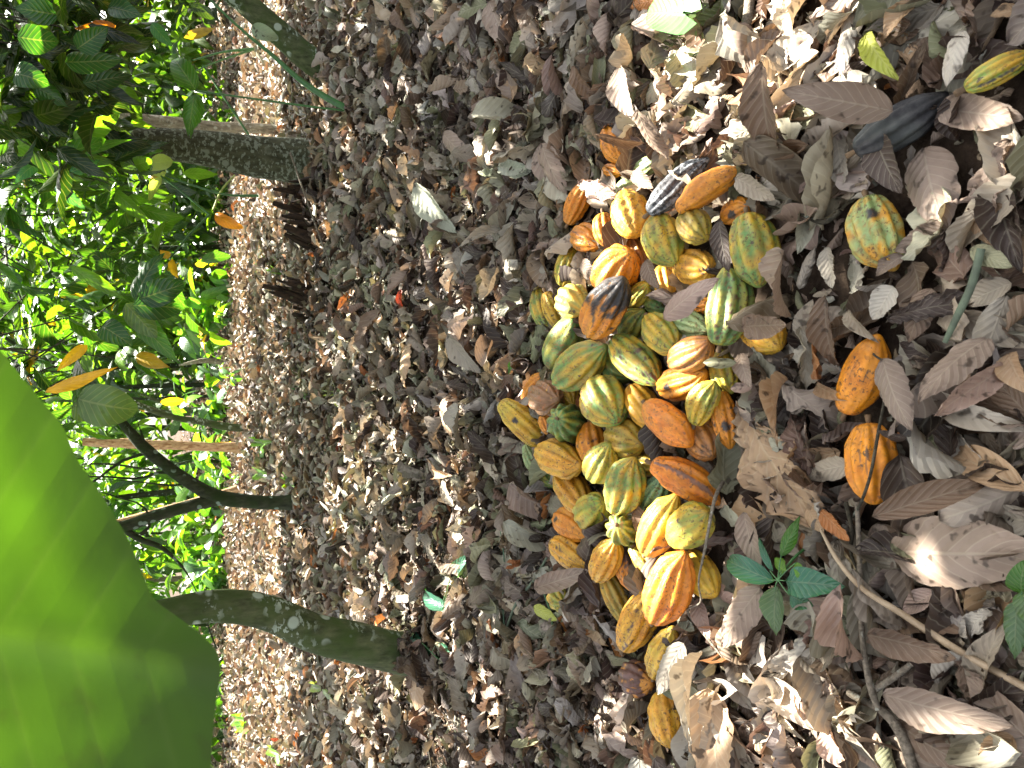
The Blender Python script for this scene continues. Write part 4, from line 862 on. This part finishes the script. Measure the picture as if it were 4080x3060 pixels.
def put_leaf(P0, P1, wpx, tint, T, pick, name, lift_, mat, parent=None, flatness=.35, cup=None):
    c = (P0+P1)/2; ax = P1-P0; L = np.linalg.norm(ax)
    tc = CAM-c; d = np.linalg.norm(tc); tc /= d; fd = ((c-CAM)@FWD)
    a = ax/L; n_ = (1-flatness)*np.array([0, 0, 1.])+flatness*tc+rng.normal(0, .10, 3); n_ = n_-(n_@a)*a; n_ /= np.linalg.norm(n_)
    x = np.cross(a, n_); xi = x-(x@tc)*tc; ai = a-(a@tc)*tc; ai /= np.linalg.norm(ai)+1e-9
    perp = np.linalg.norm(xi-(xi@ai)*ai); W = wpx*fd/F/max(perp, .55)
    return batch_obj(name, [T[pick % len(T)]], P0[None], frames(a[None], n_[None]), np.array([[L*1.04, W]]), np.array([tint]), mat, parent, np.array([0]), P0 if parent is None else None)
# smooth leaf shapes for the leaves that show whole
T_big = [template(14, 30, 601, .16, .35, .018, .10, 'oval'), template(14, 30, 602, -.14, .45, .022, .12, 'oval'), template(12, 26, 603, .2, .6, .02, 0, 'lance'),
         template(18, 30, 604, .12, .5, .07, .55, 'scrap'), template(12, 26, 605, .38, .7, .03, .25, 'lance'), template(14, 28, 606, .22, -.4, .028, .18, 'oval')]
for i, (zk, b_, t_, w_, ck, tp, lift, lab) in enumerate(FL):
    s_, ox, oy = Z[zk]; p0 = (ox+b_[0]/s_, oy+b_[1]/s_); p1 = (ox+t_[0]/s_, oy+t_[1]/s_)
    P0 = G(*p0, lift*.8+.01); P1 = G(*p1, lift*1.0+.01)
    Lc = np.linalg.norm(P1-P0); wl = w_/s_*((P0-CAM)@FWD)/F; cap = max(2.6*wl, .12)
    if Lc > cap:                                                # seen lying up towards us rather than stretched away
        for e in np.linspace(0, .16, 17):
            Pa, Pb = G(*p0, lift+.01+(e if p0[0] < p1[0] else 0)), G(*p1, lift+.01+(e if p1[0] < p0[0] else 0))
            if np.linalg.norm(Pb-Pa) <= cap: break
        P0, P1 = Pa, Pb
    tn = np.array(DRY[ck])*rng.uniform(.72, .98)
    o = put_leaf(P0, P1, w_/s_, tn, T_big, tp, 'fallen_leaf', lift, M_green if ck in ('green',) else M_dry)
    tag(o, lab, 'leaf', 'single leaves lying on top of the litter')
# more loose leaves that show whole, named by what they look like and where
zones = [((3100,4060),(60,980),'in the top right quarter of the photo'),((3100,4060),(1040,2080),'on the ground right of the heap'),((2900,4060),(2450,3040),'near the bottom right corner'),
         ((1700,2300),(2300,3040),'in the lower middle of the photo'),((1400,2250),(40,900),'in the upper middle of the photo'),((1450,2150),(1000,2200),'on the ground left of the heap')]
cn = ['beige', 'grey', 'mauve', 'brown', 'pale', 'dark', 'tan']
for zi, (zx, zy, zl) in enumerate(zones):
    for q in range(24):
        px, py = rng.uniform(*zx), rng.uniform(*zy); ck = cn[rng.choice(7, p=[.22, .2, .22, .13, .1, .08, .05])]
        c = G(px, py, .03)
        while min(np.linalg.norm(b_[:, :2]-c[:2], axis=1).min() for b_, _ in BALLS+BALLS2) < .15: px, py = rng.uniform(*zx), rng.uniform(*zy); c = G(px, py, .03)
        az = rng.uniform(0, 6.28); L = rng.uniform(.10, .19); d_ = np.array([math.cos(az), math.sin(az), rng.normal(0, .15)])
        P0, P1 = c-d_*L/2, c+d_*L/2; lo = .028+rng.uniform(0, .02)-min(P0[2], P1[2]); P0[2] += lo; P1[2] += lo; tp = int(rng.integers(0, 6))
        wd = L*rng.uniform(.3, .5); fr = frames(((P1-P0)/L)[None], (np.array([0, 0, 1.])+rng.normal(0, .3, 3))[None])
        o = batch_obj('fallen_leaf', [T_big[tp]], P0[None], fr, np.array([[L, wd]]), np.array([DRY[ck]])*rng.uniform(.6, 1.05), M_dry, None, np.array([0]), P0)
        shp = {0: 'gently folded', 1: 'arched', 2: 'narrow', 3: 'crumpled', 4: 'curled up', 5: 'cupped'}[tp]
        nm = {'beige': 'beige', 'grey': 'grey', 'mauve': 'mauve-brown', 'brown': 'brown', 'pale': 'cream', 'dark': 'dark brown', 'tan': 'tan'}[ck]
        tag(o, f'{shp} {nm} dry leaf {zl}', 'leaf', 'loose dry leaves '+zl)

# ------------------------------------------------------------------ sticks and stems
def stick(name, px, rad, mat, label, cat, z=.03, zs=None, group=None, n=8, wob=.08):
    pts = [G(x, y, (zs[i] if zs else z)) for i, (x, y) in enumerate(px)]
    o = tube(name, pts, rad, mat, None, n, wob, len(label), origin=pts[0], sub=8); return tag(o, label, cat, group)
stick('dry_vine', [(3270,2110),(3330,2220),(3420,2330),(3600,2450),(3800,2580),(4090,2740)], [.0025,.004,.005,.0055,.006,.006], M_straw, 'long straw-coloured stem running from the seedling to the lower right corner', 'stem', zs=[.10,.10,.10,.09,.07,.06])
stick('stick', [(3415,2000),(3425,2200),(3430,2450),(3450,2650),(3475,2760),(3500,2830)], [.004,.005,.0055,.006,.007,.006], M_twig, 'straight grey stick standing across the lower right litter', 'stick', z=.07)
stick('stick', [(3380,2760),(3560,2880),(3600,2950),(3640,3070)], [.007,.009,.010,.010], M_twig, 'thick grey forked stick at the bottom edge', 'stick', z=.05)
stick('stick', [(3480,2750),(3560,2700),(3640,2640)], [.006,.006,.005], M_twig, 'short pale stub branching off the grey stick', 'stick', z=.06)
stick('stick', [(3355,2330),(3350,2500),(3370,2620),(3400,2710)], [.003,.004,.0045,.004], M_twigD, 'thin dark stick beside the straight grey one', 'stick', z=.05)
stick('stick', [(3370,2000),(3395,2120),(3390,2200),(3430,2300)], [.004,.004,.003,.002], M_twigD, 'bent dark twig above the straight grey stick', 'stick', z=.06)
stick('stick', [(3910,990),(3870,1140),(3810,1270),(3765,1365)], [.006,.006,.0055,.004], plain('stick_green', (.10, .13, .08), .7, (.05, .06, .04)), 'straight dull green stick at the right edge', 'stick', z=.09)
stick('twig', [(2985,790),(3060,820),(3180,850),(3300,880),(3350,840)], [.002,.003,.004,.005,.004], M_twigD, 'dark jointed twig right of the long orange pod', 'twig', z=.06)
stick('twig', [(2880,1920),(2845,2000),(2810,2180),(2785,2300),(2790,2400),(2745,2450),(2800,2520),(2880,2620)], [.0045,.004,.003,.002,.002,.003,.003,.002], M_twig, 'thin pale twig lying across the lower pods', 'twig', zs=[.06,.15,.20,.19,.12,.08,.07,.06])
stick('twig', [(3480,1410),(3530,1480),(3525,1580),(3500,1720),(3475,1860),(3440,1980),(3400,2060)], [.002,.002,.002,.003,.003,.003,.003], M_twigD, 'thin wiry twig crossing both orange pods right of the heap', 'twig', zs=[.08,.13,.13,.13,.14,.10,.05])
stick('twig', [(2000,0),(2012,120),(2020,220),(2030,370)], [.005,.008,.008,.005], M_twigD, 'dark twig lying in the upper litter', 'twig', z=.04)
stick('twig', [(2990,-20),(2975,90),(2940,170)], [.012,.012,.008], M_twig, 'pale stick at the top edge beside the bright sun patch', 'stick', z=.06)
stick('twig', [(2010,2520),(2070,2380),(2130,2310),(2180,2220)], [.005,.006,.006,.004], plain('twig_grn', (.12, .16, .10), .7), 'dull green twig at the lower left of the heap', 'twig', z=.04)
stick('twig', [(1990,2080),(2010,2250),(2003,2400),(2020,2600)], [.003,.003,.003,.002], plain('twig_grn2', (.10, .17, .10), .7), 'thin green stem at the lower left of the heap', 'twig', z=.05)
stick('twig', [(1700,2950),(1720,3060),(1690,2880)], [.004,.003,.006], M_twigD, 'dark twig near the bottom edge of the photo', 'twig', z=.04)
stick('twig', [(2160,2340),(2200,2480),(2195,2580)], [.003,.003,.002], plain('twig_grn3', (.09, .18, .08), .7), 'short green stem beside the lone green and yellow pod', 'twig', z=.05)
stick('twig', [(4080,600),(3960,800),(3900,1000)], [.014,.015,.012], M_twigD, 'dark stick in the shade at the right edge', 'stick', z=.03)
stick('twig', [(2030,830),(2090,900)], [.003,.003], M_twigD, 'small black twig above the heap', 'twig', z=.04)

def vplant(name, label, cat, base, stems, leaves, mats=(M_stem,), group=None, Y=None):
    g = G(*base) ; Yb = g[1] if Y is None else Y
    r_ = empty(name, (g[0], Yb, 0), label, cat, group)
    for pts in stems:
        P_, Rd = trunk_px([p[:3] for p in pts], Yb); tube('stem', P_, Rd, pts[0][3] if len(pts[0]) > 3 else mats[0], r_, 7, .03, 1, sub=6)
    for i, lf in enumerate(leaves):
        a_, b_, w_, tc_ = lf[:4]; P0, P1 = V(*a_, Yb), V(*b_, Yb+rng.uniform(-.06, .06)); m = ((P0-CAM)@FWD)/F
        o = one_leaf('leaf', P0, P1, w_*m*1.08, g_(tc_), M_green, r_, T_gr, i, .75, rng.uniform(-.3, .3))
    return r_
vplant('vine', 'thick green climbing stem arching out of the litter beside the leaning trunk', 'vine', (1435,452), [[(1440,456,22),(1330,405,26),(1210,330,22),(1080,215,16),(1000,150,13),(900,60,10),(820,-20,9)]], [])
vplant('seedling', 'tall thin green seedling stem with two drooping leaves in front of the spotted trunk', 'seedling', (1432,448), [[(1430,446,7),(1300,432,8),(1000,392,8),(777,361,8)]], [((775,358),(690,225),88,'md'),((780,368),(755,535),78,'md')])
vplant('seedling', 'seedling with an orange leaf and long pale stems right of the spotted trunk', 'seedling', (1010,760), [[(1030,780,12),(900,775,9),(760,735,8),(660,700,7)],[(835,855,8,M_stem),(760,930,8),(678,1029,7)],[(850,836,9,M_stemY),(883,758,8),(935,698,7)],[(835,855,8,M_stem),(700,745,7),(640,700,6)]],
       [((838,851),(968,912),48,'or'),((675,1030),(640,1000),40,'yl'),((680,1032),(705,1105),34,'yl'),((640,700),(590,800),40,'pl'),((650,700),(620,650),60,'pl')], Y=6.4)
vplant('grass_stem', 'pale slender grass stalk slanting left of the spotted trunk', 'grass stem', (1000,548), [[(1000,550,8),(900,400,8),(808,259,7)]], [], Y=7.6)
vplant('grass_stem', 'group of pale straight shoots between the trunks at the back', 'grass stem', (960,270), [[(1010,195,13),(900,205,9),(770,240,6)],[(1000,200,9),(880,240,7),(760,290,5)],[(1000,490,30,M_barkP),(900,500,26),(800,495,22)],[(900,545,9),(850,500,8),(800,480,7)]], [], Y=9.0)
# twig leaning over the foot of the spotted trunk
P_ = [V(1155,607,5.4), V(1251,879,5.5), G(1335,1108,.02)]; tag(tube('twig', P_, [.006,.007,.005], M_twig, None, 7, .05, 2, origin=P_[0]), 'thin pale twig leaning across the foot of the spotted trunk', 'twig')

# rotten stumps: bundles of dark splinters
def stump(label, basepx, splinters, Y=None):
    g = G(*basepx); Yb = Y or g[1]; r_ = empty('rotten_stump', (g[0], Yb, 0), label, 'stump'); parts = []
    for (b_, t_, w_) in splinters:
        P0, P1 = V(*b_, Yb+rng.uniform(-.15, .15)), V(*t_, Yb+rng.uniform(-.2, .2)); P0[2] = -.05; m = ((P0-CAM)@FWD)/F; mid = (P0+P1)/2+rng.normal(0, .02, 3)
        for q in range(5):
            e = rng.normal(0, w_*m*.38, 3)*[1, .6, .2]; f = rng.uniform(.45, 1.05)
            parts.append(tube(None, [P0+e, P0+(mid-P0)*f+e*.9, P0+(P1-P0)*f+e*.7+rng.normal(0, .015, 3)], [w_*m*.34, w_*m*.24, w_*m*rng.uniform(.03, .16)], None, None, 7, .35, rng.uniform(0, 9), sub=7))
    v, q = join(parts); mesh_np('splinters', v, q, M_stump, r_); return r_
stump('dark rotten stump splitting into pointed splinters below the spotted trunk', (1290,1230), [((1290,1200),(1010,1115),70),((1300,1240),(1080,1140),70),((1280,1270),(1130,1200),60),((1310,1180),(1120,1110),50),((1330,1290),(1180,1250),60),((1330,1230),(1200,1180),80)])
stump('black crumbling stump at the foot of the spotted trunk', (1300,850), [((1320,760),(1130,740),70),((1310,830),(1090,800),70),((1320,900),(1070,850),70),((1310,960),(1110,900),70),((1320,1030),(1150,960),60),((1310,800),(1140,790),90),((1330,880),(1200,900),110)])
stump('small dark broken stump in the sunny strip at the lower left', (900,2130), [((905,2110),(840,2125),30),((905,2140),(855,2150),26)])

# ------------------------------------------------------------------ green plants on the ground
def low_plant(label, base, node, leaves, z=.11, stem=.003, tint='bl', name='seedling', cat='seedling', tints=None, T=T_gr, zk=None):
    cv = (lambda p: (Z[zk][1]+p[0]/Z[zk][0], Z[zk][2]+p[1]/Z[zk][0])) if zk else (lambda p: p)
    sc1 = Z[zk][0] if zk else 1
    B0 = G(*cv(base), 0); N0 = G(*cv(node), z); r_ = empty(name, B0, label, cat)
    tube('stem', [B0, (B0+N0)/2+[0, 0, .02], N0], [stem, stem, stem*.8], M_stem, r_, 7, .03, 1)
    for i, (a_, b_, w_, tc_) in enumerate(leaves):
        P0, P1 = G(*cv(a_), z), G(*cv(b_), z+rng.uniform(-.03, .02))
        tube('leaf_stalk', [N0, (N0+P0)/2, P0+(P1-P0)*.05], [.0014, .0012, .001], M_stem, r_, 5, 0, 1)
        put_leaf(P0, P1, w_/sc1, g_(tc_), T, i, 'leaf', 0, M_green, r_, .5)
    return r_
low_plant('dark green seedling with seven glossy leaves in the lower right litter', (900,220), (625,485), [((575,490),(250,335),150,'bl'),((640,345),(755,95),100,'md'),((650,490),(1015,525),195,'bl'),((605,530),(600,840),150,'gg'),((690,580),(835,650),120,'bl'),((650,430),(580,350),80,'br'),((735,370),(785,520),60,'br'),((580,440),(485,195),45,'bl')], .13, zk=6)
low_plant('pair of small green leaves growing in front of the thick mossy trunk', (1830,2340), (1790,2310), [((1770,2430),(1665,2340),50,'bl'),((1760,2420),(1690,2380),45,'bl')], .10)
low_plant('single upright green leaf left of the lower heap', (1840,2300), (1815,2300), [((1800,2300),(1855,2215),50,'bl')], .06)
low_plant('green pointed leaf overlapping the foot of the thick mossy trunk', (1800,2640), (1720,2600), [((1620,2500),(1700,2610),60,'bl'),((1740,2560),(1790,2600),20,'bl')], .10)
low_plant('tiny green sprout with two long leaves in the middle distance', (1330,1600), (1335,1570), [((1335,1570),(1280,1560),22,'pl'),((1335,1570),(1370,1515),16,'pl'),((1335,1575),(1345,1620),16,'pl')], .07)
low_plant('green sprout in the sunny strip beside the splintered stump', (1100,1080), (1070,1060), [((1070,1060),(1020,1080),30,'br'),((1070,1060),(1100,1010),30,'br'),((1070,1060),(1120,1090),30,'br'),((1060,1060),(1050,1010),22,'br')], .10)
low_plant('green sprout beside the foot of the reddish post', (1060,1770), (1040,1770), [((1040,1770),(1000,1745),26,'br'),((1040,1770),(1030,1820),34,'br'),((1040,1770),(1075,1760),30,'br')], .12)
low_plant('single green leaf sprouting right below the reddish post', (1045,1895), (1040,1880), [((1045,1900),(1010,1870),36,'br')], .12)
low_plant('light green sprout near the foot of the slender forked tree', (1160,1920), (1150,1910), [((1150,1910),(1120,1880),22,'br'),((1150,1910),(1170,1940),22,'br'),((1150,1905),(1130,1940),18,'br')], .12)
low_plant('bright green weed in the sunny lower left strip', (1000,2890), (960,2880), [((960,2880),(930,2850),24,'br'),((960,2880),(1000,2860),24,'br'),((960,2880),(985,2920),24,'br'),((955,2880),(940,2915),20,'br')], .14)
low_plant('bright green weed touching the lower edge of the big leaf', (910,2870), (880,2860), [((880,2860),(870,2800),26,'br'),((880,2860),(905,2830),24,'br'),((880,2860),(900,2900),24,'br')], .14)
low_plant('pale green sprout behind the thick mossy trunk', (1290,2760), (1270,2750), [((1270,2750),(1230,2720),24,'pl'),((1275,2750),(1320,2790),26,'pl')], .10)
low_plant('green sprout at the bottom edge in the sun', (1110,3010), (1095,3010), [((1095,3010),(1060,2970),24,'br'),((1095,3010),(1110,3050),24,'br')], .12)
low_plant('small blue-green sprout left of the splintered stump', (880,1130), (860,1130), [((862,1130),(845,1085),16,'pl'),((862,1130),(862,1175),20,'bl')], .14)
low_plant('tiny green sprout in the far litter beside the mossy stems', (1210,1550), (1195,1550), [((1195,1550),(1160,1530),22,'bl'),((1195,1550),(1215,1590),22,'md')], .07)
low_plant('dark green leafy weed cut by the right edge of the photo', (4060,2500), (4065,2400), [((4060,2390),(4080,2230),100,'md'),((4050,2400),(4040,2630),110,'gg'),((4070,2350),(4120,2500),90,'gg')], .10)
# heart-shaped leaf
T_heart = [template(14, 20, 700, .10, .35, .008, 0, 'heart')]
B0 = G(2790,55,0); r_ = empty('heart_leaf_plant', B0, 'bright green heart-shaped leaf on a short stem at the top edge', 'plant')
N0 = G(2725,50,.15); tube('stem', [B0, G(2760,52,.09), N0], [.003,.003,.003], M_stem, r_, 7, 0, 1)
put_leaf(G(2715,52,.15), G(2570,50,.14), 158, (.12,.30,.10), T_heart, 0, 'leaf', 0, M_green, r_, .6)
put_leaf(G(2600,2,.06), G(2500,25,.05), 60, DRY['orange'], T_big, 1, 'withered_leaf', 0, M_dry, r_, .6)
# pale spotted leaf caught on the leaning trunk
P0, P1 = V(990,105,4.9), V(1110,155,4.9); o = one_leaf('hanging_leaf', P0, P1, 62*4.9/F, (.26,.36,.22), M_dry, None, T_gr, 0, .9); tag(o, 'pale green spotted leaf hanging in front of the leaning mossy trunk', 'leaf')

# ------------------------------------------------------------------ the big leaf close to the lens
OUT = [(-420,1130),(-150,1290),(0,1392),(130,1555),(255,1700),(300,1820),(400,1960),(520,2160),(572,2290),(610,2390),(740,2480),(830,2550),(872,2600),(885,2660),(872,2730),(855,2850),(845,2960),(840,3060),(820,3250),(720,3500),(450,3800),(0,4000),(-600,4050),(-1200,3800),(-1500,3200),(-1450,2300),(-1100,1500),(-700,1150)]
def closed(pts, n):
    p = np.array(pts+pts[:1], float); s = np.r_[0, np.cumsum(np.linalg.norm(np.diff(p, axis=0), axis=1))]; t = np.linspace(0, s[-1], n, endpoint=False)
    return np.stack([np.interp(t, s, p[:, 0]), np.interp(t, s, p[:, 1])], -1)
bd = closed(OUT, 220); bd = (np.roll(bd, 1, 0)+2*bd+np.roll(bd, -1, 0))/4; cc = np.array([-250., 2600.])
rings = np.linspace(0, 1, 34)[1:]; vs = []; uv = []
mid0, mid1 = np.array([-1500., 2300.]), np.array([885., 2660.]); md = (mid1-mid0)/np.linalg.norm(mid1-mid0); mn = np.array([-md[1], md[0]])
for q in [0]+list(rings):
    for p in (bd if q else [cc]):
        xy = cc+(p-cc)*q; al = (xy-mid0)@md; ac = (xy-mid0)@mn
        d = .50+.00002*(xy[1]-2200)+.006*math.sin(al/260+abs(ac)/330)*q+.04*(abs(ac)/1300)**2+.008*math.sin(xy[0]/390+1)-.02*math.exp(-(ac/90)**2)*.4 + .004*math.sin(ac/170)+.0003*math.sin(al/60+abs(ac)/80)
        vs.append(CAM+ray(*xy)*d); uv.append((ac/1300, al/2400))
n = len(bd); qs = [(0, 0, 1+i, 1+(i+1) % n) for i in range(0)]
nr = len(rings); qd = np.array([(1+k_*n+i, 1+k_*n+(i+1) % n, 1+(k_+1)*n+(i+1) % n, 1+(k_+1)*n+i) for k_ in range(nr-1) for i in range(n)])
tt = np.array((.050, .112, .007))*(1+.22*vnoise(np.array(vs), 77, 16)+.12*vnoise(np.array(vs), 78, 45))[:, None]
o = mesh_np('large_leaf', np.array(vs), qd, M_big, None, np.array(uv), tt, vs[0]); tag(o, 'huge blurred bright green leaf hanging close in front at the lower left', 'leaf')
